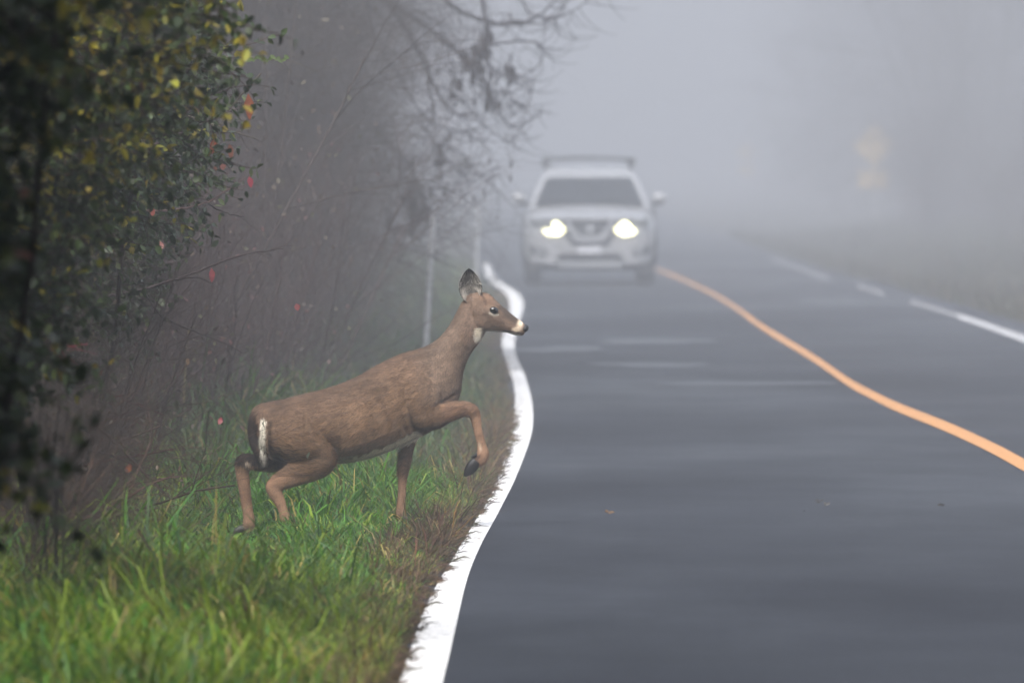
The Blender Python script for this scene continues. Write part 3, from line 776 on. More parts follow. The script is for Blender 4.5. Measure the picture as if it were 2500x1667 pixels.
side_branch(sh3, [(100, 1240), (170, 1225), (240, 1235), (300, 1250), (350, 1232)], 44.5, 0.003, 0.0014, GB, 28, twigs=8)

def leaf_at(shrub, u, v, d, L, w, c, down=1.0, name='leaf', tilt=0.2):
    Lv = Leaves(); p = WD(u, v, d) - np.array(shrub.location)
    Lv.add(p, unit(np.array([tilt, 0, -down])), unit(np.array([0.3, -1, 0.2])), L, w, c)
    return link(name, Lv.mesh(name), M['leaf'], shrub)
BR = (0.24, 0.065, 0.025)
for (u, v, L, w, c, dn, tl) in [(570, 215, 0.125, 0.045, BR, 1, 0.05), (492, 318, 0.075, 0.038, BR, 1, -0.1), (527, 330, 0.075, 0.030, (0.14, 0.045, 0.02), 1, 0.1),
                                (510, 376, 0.03, 0.03, (0.26, 0.10, 0.08), 1, 0.2), (572, 405, 0.055, 0.03, (0.30, 0.04, 0.06), 1, 0.2), (345, 475, 0.05, 0.03, (0.22, 0.05, 0.03), 1, 0.3),
                                (355, 560, 0.05, 0.04, (0.35, 0.14, 0.12), 0.4, 1), (485, 615, 0.07, 0.03, (0.35, 0.08, 0.09), 1, 0.1), (680, 697, 0.035, 0.03, (0.28, 0.08, 0.08), 1, 0.3),
                                (500, 965, 0.022, 0.032, (0.28, 0.07, 0.08), 0.3, 1), (315, 1225, 0.025, 0.035, (0.30, 0.07, 0.02), 0.5, 1), (288, 1072, 0.03, 0.04, (0.28, 0.08, 0.04), 0.5, 1),
                                (150, 800, 0.05, 0.03, (0.38, 0.18, 0.12), 1, 0.3), (430, 820, 0.04, 0.02, (0.25, 0.16, 0.1), 1, 0.1)]:
    leaf_at(sh4 if v < 900 else sh3, u, v, 52 if v < 900 else 46, L, w, c, dn, tilt=tl)
for k in range(16):                      # green leaves on the two thin twigs that reach out at the top
    u = 540 + k * 8; v = 131 + 4 * math.sin(k * 1.7)
    leaf_at(sh4, u, v, 52.1, 0.032, 0.017, (0.085, 0.13, 0.03), 0.6, tilt=(-1) ** k * 0.9)
for k, (u, v) in enumerate([(545, 35), (553, 45), (562, 32), (570, 42), (575, 48), (540, 48), (474, 342), (500, 352), (512, 356), (440, 495), (455, 498), (462, 505)]):
    leaf_at(sh4, u, v, 52.1, 0.04, 0.018, (0.045, 0.07, 0.025), 1.0, tilt=(-1) ** k * 0.5)

# (c) overhanging tree with curled, hanging branches against the fog
def hanging_tree():
    root = empty('overhanging_tree', (-1.9, 101, float(ground_z(-1.9, 101))))
    off = np.array(root.location); rg = np.random.default_rng(5)
    K = Tubes(8); T = Tubes(4)
    K.add([[0, 0, -0.1], [0.05, 0, 1.2], [0.0, 0.1, 2.6], [0.15, 0, 4.0], [0.25, 0, 5.4]], [0.11, 0.095, 0.085, 0.07, 0.05], (0.09, 0.08, 0.075))
    col = (0.05, 0.045, 0.05)
    arcs = [
        ([(700, -60), (850, -20), (950, 40), (1020, 90), (1075, 150), (1110, 200)], 0.028, 0.010),
        ([(830, -60), (930, 60), (980, 150), (1010, 230), (1050, 270), (1100, 262)], 0.020, 0.006),
        ([(880, 120), (920, 180), (950, 240), (1000, 290), (1060, 305), (1110, 290)], 0.014, 0.005),
        ([(950, -60), (1040, 20), (1110, 50), (1190, 60), (1250, 30), (1300, -20)], 0.022, 0.006),
        ([(1090, -60), (1120, 40), (1112, 110), (1130, 170), (1122, 230)], 0.018, 0.006),
        ([(1130, 60), (1180, 45), (1240, 60), (1290, 30), (1310, -10)], 0.010, 0.004),
        ([(1100, 110), (1170, 95), (1230, 95), (1252, 120), (1235, 160), (1180, 180), (1120, 170)], 0.010, 0.004),
        ([(1080, 190), (1150, 220), (1190, 170), (1215, 190), (1235, 172)], 0.008, 0.003),
        ([(1110, 200), (1160, 280), (1190, 300), (1225, 270), (1242, 250)], 0.010, 0.003),
        ([(1020, 200), (1070, 240), (1120, 300), (1170, 330), (1200, 295)], 0.009, 0.003),
        ([(1150, 200), (1170, 225), (1200, 240)], 0.006, 0.004),
        ([(960, 270), (1010, 345), (1050, 400), (1110, 400), (1150, 380)], 0.008, 0.003),
        ([(1000, 330), (1060, 345), (1080, 380), (1060, 420), (1000, 430)], 0.007, 0.003),
        ([(900, 40), (960, 20), (1010, 60), (1040, 130), (1030, 200)], 0.010, 0.004),
        ([(1170, -60), (1200, 20), (1260, 50), (1330, 20), (1400, -40)], 0.010, 0.004),
        ([(860, 300), (930, 360), (960, 420), (955, 500)], 0.012, 0.005),
        ([(870, 400), (900, 470), (880, 540), (890, 620)], 0.010, 0.004),
        ([(940, 470), (990, 490), (1000, 540)], 0.008, 0.004),
        ([(780, 480), (800, 560), (790, 640), (810, 700)], 0.008, 0.004),
        ([(930, 70), (985, 170), (1000, 260), (990, 330), (1010, 420)], 0.008, 0.003),
    ]
    lines = []
    for a, r0, r1 in arcs:
        z = np.cumsum(rg.normal(0, 0.12, len(a)))
        P = wiggle([WD(u, v, 98 + e) for (u, v), e in zip(a, z)], rg.integers(999), 0.006) - off
        T.add(P, np.linspace(r0, r1, len(P)), col); lines.append(P)
    Lv = Leaves()
    for P in lines:                       # fine curled side twigs
        for k in range(16):
            j = rg.integers(2, len(P)); q = P[j]; d = unit(np.array([rg.normal(0.15, 0.6), rg.normal(0, 0.4), rg.normal(-0.5, 0.5)])); L = rg.uniform(0.15, 0.55); pts = [q]
            bend = rg.normal(0, 0.28)
            for s in range(7):
                d = unit(d + np.array([bend * d[2] * -1, 0, bend * d[0] + 0.04]) + rg.normal(0, 0.06, 3)); q = q + d * L / 7; pts.append(q)
            T.add(pts, np.linspace(0.0045, 0.002, 8), col, k=3)
            if rg.uniform() < 0.25 and q[0] + off[0] < 0.05 and k < 12:
                Lv.add(q, unit(np.array([rg.normal(0, .2), 0, -1])), unit(rg.normal(0, 1, 3)), rg.uniform(0.05, 0.10), 0.025, (0.06, 0.045, 0.04))
    # hanging dead leaf clusters
    for (u, v, n) in [(1100, 110, 22), (1090, 150, 18), (1130, 215, 14), (1170, 160, 12), (1115, 190, 16), (1120, 80, 18), (945, 440, 18), (955, 485, 26), (965, 460, 16), (1070, 130, 14), (1010, 350, 10), (1050, 200, 10), (930, 395, 10), (975, 490, 10), (900, 510, 12)]:
        for k in range(int(n * 1.7)):
            p = WD(u + rg.normal(0, 8), v + rg.normal(0, 20), 98 + rg.normal(0, 0.15)) - off
            Lv.add(p, unit(np.array([rg.normal(0, .15), rg.normal(0, .15), -1])), unit(rg.normal(0, 1, 3)), rg.uniform(0.06, 0.13), rg.uniform(0.02, 0.045), np.array((0.05, 0.04, 0.042)) * rg.uniform(0.6, 1.3))
    link('trunk', K.mesh('trunk'), M['bark'], root)
    link('branches', T.mesh('branches'), M['bark'], root)
    f = link('dead_leaves', Lv.mesh('dead_leaves'), M['leaf'], root); f['kind'] = 'stuff'
    tag(root, 'tree leaning over the verge with curled hanging branches and dead leaf clusters', 'tree')
hanging_tree()

# (d) unseen leafy trees added along the road to shade the near fog
def tall_shade_tree(zlo=0.8, rad=3.3, n=9000):
    rg = np.random.default_rng(9)
    root = empty('shade_tree', (0, 0, 0))
    K, Lv = Tubes(8), Leaves()
    K.add([[0, 0, -0.2], [0.1, 0, 2], [0.0, 0.1, 4.5], [0.1, 0, 8], [0.1, 0, 11]], [0.26, 0.22, 0.18, 0.11, 0.04], (0.08, 0.07, 0.06))
    for k in range(9):
        a = k * 2.4; z = 2.5 + k * 0.8; L = 2.6 - 0.12 * k
        K.add([[0, 0, z], [math.cos(a) * L * .5, math.sin(a) * L * .5, z + .6], [math.cos(a) * L, math.sin(a) * L, z + 1.4]], [0.08, 0.05, 0.02], (0.08, 0.07, 0.06), k=5)
    z = rg.uniform(zlo, 12.0, n); a = rg.uniform(0, 6.28, n)
    rr = rad * np.sin(np.pi * np.clip((z + 1.0) / 14.0, 0, 1)) ** 0.5 * rg.uniform(0.1, 1, n) ** 0.5 * (1 + 0.15 * np.sin(a * 3 + z))
    P = np.stack([rr * np.cos(a), rr * np.sin(a), z], -1)
    D = rg.normal(0, 1, (n, 3)); N = rg.normal(0, 0.7, (n, 3)) + [0, 0, 1]
    C = np.array(GREEN)[rg.integers(0, 5, n)] * rg.uniform(0.7, 1.3, (n, 1))
    Lv.many(list(P), list(D), list(N), list(rg.uniform(0.25, 0.5, n)), list(rg.uniform(0.2, 0.35, n)), list(C))
    link('trunk', K.mesh('trunk'), M['bark'], root)
    f = link('foliage', Lv.mesh('foliage'), M['leaf'], root); f['kind'] = 'stuff'
    return root
tl = tall_shade_tree()
spots = [(-4.6 - 0.5 * (k % 2), -8 + 5.2 * k) for k in range(7)] + [(6.8 + 0.8 * (k % 2), -8 + 5.6 * k) for k in range(10)] + [(-9.5, -5 + 9 * k) for k in range(8)] + [(-9.0, 64), (-8.2, 75), (-9.6, 86), (-8.8, 97)]
for k, (x, y) in enumerate(spots):
    o = tl if k == 0 else copy_tree(tl)
    place(o, x, y, k * 1.9, 0.85 + 0.25 * ((k * 31) % 10) / 10)
    tag(o, 'unseen tall leafy tree added beside the road to shade the near fog', 'tree', 'unseen leafy trees added for shade')

tl2 = tall_shade_tree(4.2, 5.0, 13000)  # second added model, high wide crown to deepen shade on the near air
spots = [(-4.4, -12 + 6.5 * k) for k in range(6)] + [(7.4, -10 + 6.5 * k) for k in range(5)]
for k, (x, y) in enumerate(spots):
    o = tl2 if k == 0 else copy_tree(tl2)
    place(o, x, y, k * 2.3, 0.95 + 0.12 * ((k * 31) % 10) / 10)
    tag(o, 'unseen tree added with an arching crown to shade the near fog', 'tree', 'unseen arching trees added for shade')

# ------------------------------------------------------------------ roadside posts
def post(name, pts, d, r, m, label, cat, cap=True):
    base = WD(*pts[0], d); base[2] = float(ground_z(base[0], base[1]))
    root = empty(name, tuple(base))
    P = np.array([base - base] + [WD(u, v, d) - base for u, v in pts[1:]])
    P[0, 2] = -0.05
    T = Tubes(8); T.add(P, r, (0.5, 0.5, 0.5)); 
    o = link('shaft', T.mesh('shaft'), m, root)
    if cap:
        T = Tubes(8); e = P[-1]; T.add([e, e + [0, 0, 0.02], e + [0, 0, 0.03]], [r * 1.15, r * 1.15, r * 0.4], (0.5, 0.5, 0.5))
        link('cap', T.mesh('cap'), m, root)
    tag(root, label, cat)
post('marker_post', [(977, 845), (980, 760), (985, 660), (992, 560), (996, 500)], 93, 0.025, M['marker'], 'slim pale post leaning slightly behind the neck of the deer', 'post')
post('marker_post', [(1092, 660), (1096, 600), (1098, 520), (1099, 480)], 150, 0.022, M['marker'], 'faint pale post in the fog between the deer and the car', 'post')

# ------------------------------------------------------------------ warning signs in the fog
def box(name, sx, sy, sz, m, parent, loc, rot=(0, 0, 0), bev=0.0):
    import bmesh
    bm = bmesh.new(); bmesh.ops.create_cube(bm, size=1.0)
    bmesh.ops.scale(bm, vec=(sx, sy, sz), verts=bm.verts)
    if bev: bmesh.ops.bevel(bm, geom=bm.edges[:], offset=bev, segments=2, affect='EDGES')
    me = bpy.data.meshes.new(name); bm.to_mesh(me); bm.free()
    o = link(name, me, m, parent, loc); o.rotation_euler = rot
    return o

def warning_sign(u, vtop, vmid, vbot, d, half, label):
    c = WD(u, vmid, d)
    root = empty('warning_sign', (c[0], c[1], float(ground_z(c[0], c[1]))))
    zc = c[2] - root.location[2]
    box('post', 0.07, 0.07, zc + 0.45, M['post'], root, (0, 0.06, (zc + 0.45) / 2 - 0.1))
    s = half * 2 / math.sqrt(2)
    pl = box('diamond_panel', s, 0.012, s, M['sign'], root, (0, 0, zc), (0, R(45), 0), 0.005)
    z2 = WD(u, vbot, d)[2] - root.location[2]
    box('advisory_panel', half * 1.35, 0.012, half * 0.85, M['sign'], root, (-0.02, 0, z2), (0, 0, 0), 0.005)
    tag(root, label, 'road sign', 'yellow warning signs right of the road')
warning_sign(2008, 290, 335, 412, 330, 0.62, 'larger nearer yellow diamond warning sign with a plate below, faint in fog')
warning_sign(1715, 325, 352, 392, 560, 0.55, 'smaller farther yellow diamond warning sign almost lost in fog')

# ------------------------------------------------------------------ small debris on the road
def debris(u, v, w, h, col, label, cat):
    p = Gd(u, v); p[2] = float(road_z(p[0], p[1])) + 0.006
    Lv = Leaves(); rg = np.random.default_rng(int(u))
    for k in range(5):
        a = rg.uniform(-0.5, 0.5) + (0 if k % 2 else math.pi)
        Lv.add(np.array([rg.normal(0, w * .1), rg.normal(0, 0.02), 0.002 * k]), unit(np.array([math.cos(a), math.sin(a), rg.uniform(0.1, 0.9) * h / w * 2])), unit(rg.normal(0, 0.4, 3) + [0, -0.6, 1]), w * rg.uniform(0.4, 0.6), w * 0.35, np.array(col) * rg.uniform(0.7, 1.3))
    o = link('dead_leaf', Lv.mesh('dead_leaf'), M['leaf'], None, tuple(p))
    tag(o, label, cat, 'dead leaves lying on the asphalt')
debris(1398, 1184, 0.055, 0.02, (0.16, 0.09, 0.04), 'curled light brown dead leaf on the asphalt, left of the others', 'leaf')
debris(1881, 1155, 0.04, 0.012, (0.03, 0.025, 0.02), 'small dark dead leaf in the middle of the lane', 'leaf')
debris(1848, 1177, 0.018, 0.008, (0.02, 0.02, 0.02), 'tiny dark leaf scrap on the asphalt nearest the camera', 'leaf')
debris(2163, 1163, 0.045, 0.008, (0.02, 0.018, 0.018), 'flat dark leaf on the asphalt at the right, below the yellow line', 'leaf')
debris(1898, 1163, 0.03, 0.015, (0.12, 0.11, 0.10), 'small greyish leaf on the asphalt beside the small dark one', 'leaf')

# ------------------------------------------------------------------ the deer
DS = 2.1775                             # the deer is drawn in the pixels of an enlargement (540..1340 x 620..1340)
DY = 52.0
def DP(zx, zy, off=0.0):
    p = W(540 + zx / DS, 620 + zy / DS, DY)
    return np.array([p[0], DY + off, p[2]])
PXM = FPX / DY * DS                     # enlargement pixels per metre

def ring_loft(stations, k=20):
    """stations: (centre, half-vector in the xz plane, half width) -> closed mesh"""
    V, F = [], []
    for c, h, w in stations:
        for j in range(k):
            a = 2 * math.pi * j / k
            V.append(c + h * math.cos(a) + np.array([0, w * math.sin(a), 0]))
    n = len(stations)
    for i_ in range(n - 1):
        for j in range(k):
            j2 = (j + 1) % k
            F.append([i_ * k + j, i_ * k + j2, (i_ + 1) * k + j2, (i_ + 1) * k + j])
    base = len(V)
    V.append(stations[0][0]); V.append(stations[-1][0])
    T = []
    for j in range(k):
        j2 = (j + 1) % k
        T.append([base, j2, j]); T.append([base + 1, (n - 1) * k + j, (n - 1) * k + j2])
    return np.array(V), np.array(F), np.array(T)

def smooth_stations(st, sub=4):
    """Catmull-Rom through station rows"""
    A = np.array(st, float); out = []
    n = len(A)
    for i_ in range(n - 1):
        p0, p1, p2, p3 = A[max(i_ - 1, 0)], A[i_], A[i_ + 1], A[min(i_ + 2, n - 1)]
        for s in range(sub):
            t = s / sub
            out.append(0.5 * ((2 * p1) + (-p0 + p2) * t + (2 * p0 - 5 * p1 + 4 * p2 - p3) * t * t + (-p0 + 3 * p1 - 3 * p2 + p3) * t ** 3))
    out.append(A[-1])
    return np.array(out)

def build_deer():
    parts = []
    def torso(rows):                    # rows: top x,y, bottom x,y, full width m, lateral offset
        st = []
        for tx, ty, bx, by, w, off in smooth_stations(rows):
            a, b = DP(tx, ty), DP(bx, by)
            c = (a + b) / 2; c[1] += off
            h = (a - b) / 2; h[1] = 0
            st.append((c, h, w / 2))
        parts.append(ring_loft(st))
    def limb(nodes, flat=0.85):         # nodes: x, y, lateral offset, radius (enlargement px)
        N = smooth_stations(nodes)
        C = np.array([DP(x, y, o) for x, y, o, r in N])
        T = np.gradient(C, axis=0); st = []
        for c, t, (x, y, o, r) in zip(C, T, N):
            t = unit(np.array([t[0], 0, t[2]]))
            st.append((c, np.array([-t[2], 0, t[0]]) * r / PXM, r / PXM * flat))
        parts.append(ring_loft(st, 16))
    torso([(178, 835, 172, 890, 0.05, 0), (200, 803, 180, 960, 0.12, 0), (250, 787, 225, 1040, 0.19, 0), (330, 772, 310, 1100, 0.235, 0), (430, 746, 430, 1125, 0.25, 0),
           (560, 714, 590, 1118, 0.265, 0), (700, 663, 735, 1100, 0.285, 0), (840, 586, 870, 1058, 0.29, 0), (950, 533, 1005, 998, 0.265, 0), (1035, 508, 1125, 935, 0.235, 0),
           (1085, 492, 1222, 850, 0.20, 0), (1125, 470, 1272, 745, 0.165, 0), (1172, 430, 1286, 640, 0.135, 0), (1215, 375, 1312, 560, 0.115, 0), (1252, 308, 1350, 500, 0.105, 0), (1280, 255, 1385, 452, 0.10, 0), (1310, 225, 1400, 425, 0.085, 0)])
    torso([(1288, 250, 1318, 375, 0.06, 0), (1315, 216, 1345, 400, 0.095, 0), (1368, 203, 1380, 408, 0.115, 0), (1425, 212, 1420, 412, 0.112, 0), (1472, 256, 1462, 416, 0.092, 0),
           (1525, 303, 1510, 418, 0.068, 0), (1570, 338, 1550, 430, 0.055, 0), (1602, 362, 1588, 437, 0.048, 0), (1622, 382, 1612, 430, 0.036, 0)])
    # brow and cheek
    limb([(1415, 262, -0.030, 30), (1450, 285, -0.034, 30), (1490, 315, -0.026, 20)], 0.7)
    limb([(1350, 330, -0.030, 48), (1395, 352, -0.032, 50), (1450, 372, -0.022, 34)], 0.5)
    limb([(1415, 262, 0.030, 30), (1450, 285, 0.034, 30), (1490, 315, 0.026, 20)], 0.7)
    limb([(1350, 330, 0.030, 48), (1395, 352, 0.032, 50), (1450, 372, 0.022, 34)], 0.5)
    # near foreleg, raised and folded
    limb([(1010, 640, -0.075, 70), (1060, 740, -0.085, 105), (1090, 830, -0.09, 98), (1140, 855, -0.095, 76), (1200, 838, -0.098, 57), (1260, 824, -0.10, 48), (1305, 820, -0.10, 41),
          (1338, 836, -0.10, 37), (1354, 872, -0.10, 30), (1362, 920, -0.10, 25), (1374, 970, -0.10, 24), (1386, 1015, -0.10, 26), (1392, 1052, -0.10, 34), (1386, 1084, -0.10, 33), (1362, 1106, -0.10, 27), (1338, 1118, -0.10, 25)], 0.78)
    # far foreleg, standing
    limb([(1040, 780, 0.06, 90), (1010, 900, 0.075, 72), (988, 1010, 0.08, 44), (978, 1080, 0.08, 37), (971, 1130, 0.08, 35), (965, 1180, 0.08, 27), (960, 1260, 0.08, 23), (955, 1345, 0.08, 25), (955, 1390, 0.08, 31), (970, 1425, 0.08, 24)], 0.85)
    # near hind leg
    limb([(300, 880, -0.055, 95), (370, 930, -0.07, 140), (455, 1010, -0.085, 135), (540, 1075, -0.085, 88), (500, 1115, -0.09, 84), (430, 1150, -0.095, 72), (360, 1188, -0.095, 55), (300, 1216, -0.095, 43),
          (276, 1232, -0.095, 40), (292, 1270, -0.095, 38), (315, 1315, -0.095, 31), (335, 1370, -0.095, 27), (345, 1410, -0.095, 31), (370, 1440, -0.095, 25)], 0.72)
    # far hind leg stretched back
    limb([(360, 930, 0.06, 120), (440, 1030, 0.075, 110), (400, 1085, 0.08, 70), (300, 1112, 0.085, 50), (205, 1112, 0.085, 43), (140, 1102, 0.085, 40), (112, 1105, 0.085, 39), (108, 1150, 0.085, 38), (118, 1220, 0.085, 35),
          (130, 1310, 0.085, 31), (142, 1390, 0.085, 30), (146, 1440, 0.085, 34), (128, 1462, 0.085, 28), (98, 1476, 0.085, 24)], 0.8)
    # tail hanging against the rump
    limb([(235, 815, 0, 30), (200, 850, -0.005, 40), (185, 920, -0.01, 42), (192, 990, -0.012, 42), (212, 1050, -0.012, 32), (232, 1105, -0.012, 15)], 0.8)
    # spine ridge and shoulder blade
    limb([(960, 600, -0.07, 60), (1030, 680, -0.085, 80), (1080, 770, -0.085, 85)], 0.55)
    V, Q, T, n = [], [], [], 0
    for v, f, t in parts:
        V.append(v); Q.append(f + n); T.append(t + n); n += len(v)
    me = mesh_np('deer_raw', np.concatenate(V), [np.concatenate(Q), np.concatenate(T)])
    ob = bpy.data.objects.new('deer_raw', me); COL.objects.link(ob)
    md = ob.modifiers.new('r', 'REMESH'); md.mode = 'VOXEL'; md.voxel_size = 0.0065
    sm = ob.modifiers.new('s', 'SMOOTH'); sm.factor = 0.5; sm.iterations = 6
    dg = bpy.context.evaluated_depsgraph_get()
    body = bpy.data.meshes.new_from_object(ob.evaluated_get(dg))
    bpy.data.objects.remove(ob); bpy.data.meshes.remove(me)
    body.name = 'body'
    nv = len(body.vertices)
    co = np.empty(nv * 3, np.float32); body.vertices.foreach_get('co', co); co = co.reshape(-1, 3).astype(float)
    nr = np.empty(nv * 3, np.float32); body.vertices.foreach_get('normal', nr); nr = nr.reshape(-1, 3).astype(float)
    # coat colours, kept as a map over the animal
    zx = (((co[:, 0] / DY * FPX) + 1250) - 540) * DS
    t0 = W(1250, 620, DY)[2]; zy = (t0 - co[:, 2]) * PXM
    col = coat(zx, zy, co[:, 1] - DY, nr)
    # shallow relief of muscle, skin folds and ribs
    rel = (np.exp(-((zy - (1000 + (zx - 300) * 0.22)) / 16) ** 2) * np.exp(-((zx - 450) / 120) ** 2) * 0.004)
    for (fx, fy, ang, ln, wd, dp) in [(1010, 860, 1.4, 60, 12, 0.006), (985, 930, 1.1, 60, 14, 0.004), (620, 1040, 0.9, 120, 18, 0.005), (520, 960, 1.0, 90, 16, 0.003), (1215, 760, -0.5, 60, 12, 0.005), (870, 850, 1.3, 120, 30, 0.003),
                                      (790, 900, 1.3, 120, 22, 0.002), (930, 700, 1.2, 100, 26, 0.003), (700, 1070, -0.5, 90, 14, 0.003), (1330, 300, 1.3, 60, 8, 0.002)]:
        ux, uy = math.cos(ang), math.sin(ang)
        al = (zx - fx) * ux + (zy - fy) * uy; ac = -(zx - fx) * uy + (zy - fy) * ux
        rel -= 2.3 * dp * np.exp(-(al / ln) ** 2 - (ac / wd) ** 2) * (nr[:, 1] < -0.2)
    co2 = co + nr * rel[:, None]
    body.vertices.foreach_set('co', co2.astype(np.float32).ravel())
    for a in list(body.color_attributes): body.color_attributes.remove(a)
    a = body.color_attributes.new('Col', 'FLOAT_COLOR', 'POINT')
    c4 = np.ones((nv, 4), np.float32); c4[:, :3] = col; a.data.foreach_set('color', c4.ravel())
    body.polygons.foreach_set('use_smooth', np.ones(len(body.polygons), bool))
    body.materials.clear()
    base = DP(520, 1459); base[2] = float(ground_z(base[0], DY))
    deer = empty('deer', tuple(base))
    tag(deer, 'brown white-tailed doe stepping from the grass toward the road, foreleg raised', 'deer')
    for me_ in (body,):
        me_.transform(Matrix.Translation(Vector(-base)))
    b = link('body', body, M['coat'], deer)
    # fur
    mesh_tris(b, co2 - base, nr, zx, zy, deer, base)
    return deer, base

def seg_dist(zx, zy, P):
    d = np.full(zx.shape, 1e9)
    for (a, b) in zip(P[:-1], P[1:]):
        a = np.array(a, float); b = np.array(b, float); ab = b - a
        t = np.clip(((zx - a[0]) * ab[0] + (zy - a[1]) * ab[1]) / (ab @ ab), 0, 1)
        d = np.minimum(d, np.hypot(zx - a[0] - ab[0] * t, zy - a[1] - ab[1] * t))
    return d

def coat(zx, zy, yy, nr):
    def blend(c, m, k):
        k = np.clip(k, 0, 1)[:, None]
        return c * (1 - k) + np.array(m) * k
    nz = snoise(zx * 0.02, zy * 0.02, 1.3, 40); n2 = snoise(zx * 0.05, zy * 0.05, 1.6, 41)
    c = np.tile(np.array([0.200, 0.122, 0.072]), (len(zx), 1))
    jit = 14 * n2
    back = np.interp(zx, [170, 400, 640, 800, 960, 1100, 1200, 1300], [830, 760, 695, 610, 535, 490, 400, 250])
    c = blend(c, [0.140, 0.092, 0.066], np.clip(1 - (zy - back + jit) / 210, 0, 1) * 0.85)          # greyer brown back
    neck = np.clip((zx - 1010 - (zy - 700) * 0.25) / 150, 0, 1) * (zy < 800)
    c = blend(c, [0.165, 0.118, 0.088], neck * 0.8)
    legs = np.clip((zy - 1140) / 60, 0, 1) + np.clip((zx - 1150) / 60, 0, 1) * np.clip((zy - 770) / 30, 0, 1)
    c = blend(c, [0.225, 0.132, 0.082], legs)
    clump = snoise(zx * 0.035 + zy * 0.02, zy * 0.10, 1.5, 44)
    c *= 1.22 * (1 + 0.17 * nz + 0.13 * clump)[:, None]
    # rump edge dark, tail dark with white fringe
    c = blend(c, [0.030, 0.020, 0.015], np.clip((215 + (zy - 900) * 0.12 + jit - zx) / 25, 0, 1) * (zy > 830) * (zy < 1115) * (1 - np.clip((880 - zy) / 60, 0, 1) * 0.6))
    d = seg_dist(zx, zy, [(232, 880), (222, 930), (218, 1000), (226, 1060), (236, 1100)])
    c = blend(c, [0.85, 0.80, 0.70], np.clip((21 - d + 0.3 * jit) / 8, 0, 1))
    d = seg_dist(zx, zy, [(262, 900), (275, 1000), (275, 1080)])
    c = blend(c, [0.045, 0.03, 0.02], np.clip((16 - d + jit) / 14, 0, 1) * 0.75)
    # shade behind and under the thigh, painted into the coat
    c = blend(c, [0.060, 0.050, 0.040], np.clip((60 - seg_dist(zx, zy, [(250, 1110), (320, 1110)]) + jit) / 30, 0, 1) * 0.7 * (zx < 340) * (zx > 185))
    # dark streaks of parted hair on the thigh
    st = np.sin(zy * 0.33 + 9 * np.sin(zx * 0.012) + 2.0 * n2) * np.exp(-((zx - 400) / 150) ** 2 - ((zy - 1085) / 90) ** 2)
    c *= (1 - 0.62 * np.clip(st, 0, 1))[:, None]
    # white belly
    d = seg_dist(zx, zy, [(660, 1128), (740, 1100), (830, 1064), (905, 1034), (985, 994), (1050, 962)])
    c = blend(c, [0.80, 0.71, 0.56], np.clip((30 - d + 0.4 * jit) / 9, 0, 1))
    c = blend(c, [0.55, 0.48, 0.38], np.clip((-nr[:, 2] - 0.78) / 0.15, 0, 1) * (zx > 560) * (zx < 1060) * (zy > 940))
    # legs inner, hock tuft
    c = blend(c, [0.50, 0.40, 0.30], np.clip((14 - seg_dist(zx, zy, [(130, 1100), (148, 1106)])) / 10, 0, 1))
    c = blend(c, [0.05, 0.03, 0.02], np.clip((10 - seg_dist(zx, zy, [(105, 1130), (135, 1122)])) / 8, 0, 1) * 0.7)
    c = blend(c, [0.50, 0.38, 0.28], np.clip((12 - seg_dist(zx, zy, [(1372, 1005), (1380, 1035)])) / 10, 0, 1) * 0.8)
    c = blend(c, [0.05, 0.03, 0.025], np.clip((13 - seg_dist(zx, zy, [(1350, 1080), (1370, 1072)])) / 8, 0, 1) * 0.8)
    # shade in the shoulder fold and armpit, painted into the coat
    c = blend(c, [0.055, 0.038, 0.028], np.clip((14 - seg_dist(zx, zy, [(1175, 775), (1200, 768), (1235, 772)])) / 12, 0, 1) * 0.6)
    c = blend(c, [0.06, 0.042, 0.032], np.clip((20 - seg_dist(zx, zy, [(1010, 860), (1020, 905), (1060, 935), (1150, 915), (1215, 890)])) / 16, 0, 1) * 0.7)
    # face
    face = (zx > 1270) & (zy < 460)
    c = np.where(face[:, None], blend(c, [0.23, 0.155, 0.112], np.ones(len(zx)) * 0.75), c)
    c = blend(c, [0.25, 0.155, 0.105], np.clip((34 - seg_dist(zx, zy, [(1395, 225), (1430, 240), (1425, 270)])) / 22, 0, 1) * 0.8)
    c = blend(c, [0.085, 0.066, 0.055], np.clip((30 - seg_dist(zx, zy, [(1490, 290), (1540, 335), (1575, 360)])) / 20, 0, 1) * 0.8)
    c = blend(c, [0.27, 0.19, 0.14], np.clip((26 - seg_dist(zx, zy, [(1425, 290), (1452, 322), (1480, 318)])) / 12, 0, 1) * 0.75)
    c = blend(c, [0.75, 0.68, 0.56], np.clip((8 - seg_dist(zx, zy, [(1430, 312), (1450, 324), (1472, 322)])) / 5, 0, 1))
    c = blend(c, [0.80, 0.66, 0.50], np.clip((20 - seg_dist(zx, zy, [(1592, 362), (1582, 395), (1560, 405)])) / 12, 0, 1) * (zx < 1604))
    c = blend(c, [0.60, 0.56, 0.50], np.clip((9 - seg_dist(zx, zy, [(1400, 408), (1470, 413), (1530, 418), (1585, 433)])) / 6, 0, 1))
    c = blend(c, [0.035, 0.027, 0.024], np.clip((5 - seg_dist(zx, zy, [(1500, 408), (1550, 414), (1600, 424)])) / 3, 0, 1) * 0.9)
    c = blend(c, [0.92, 0.83, 0.70], np.clip((27 - seg_dist(zx, zy, [(1375, 410), (1366, 438)])) / 10, 0, 1) * (zy > 392))
    c = blend(c, [0.040, 0.030, 0.026], np.clip((9 - seg_dist(zx, zy, [(1385, 212), (1402, 240), (1408, 268)])) / 8, 0, 1) * 0.6)
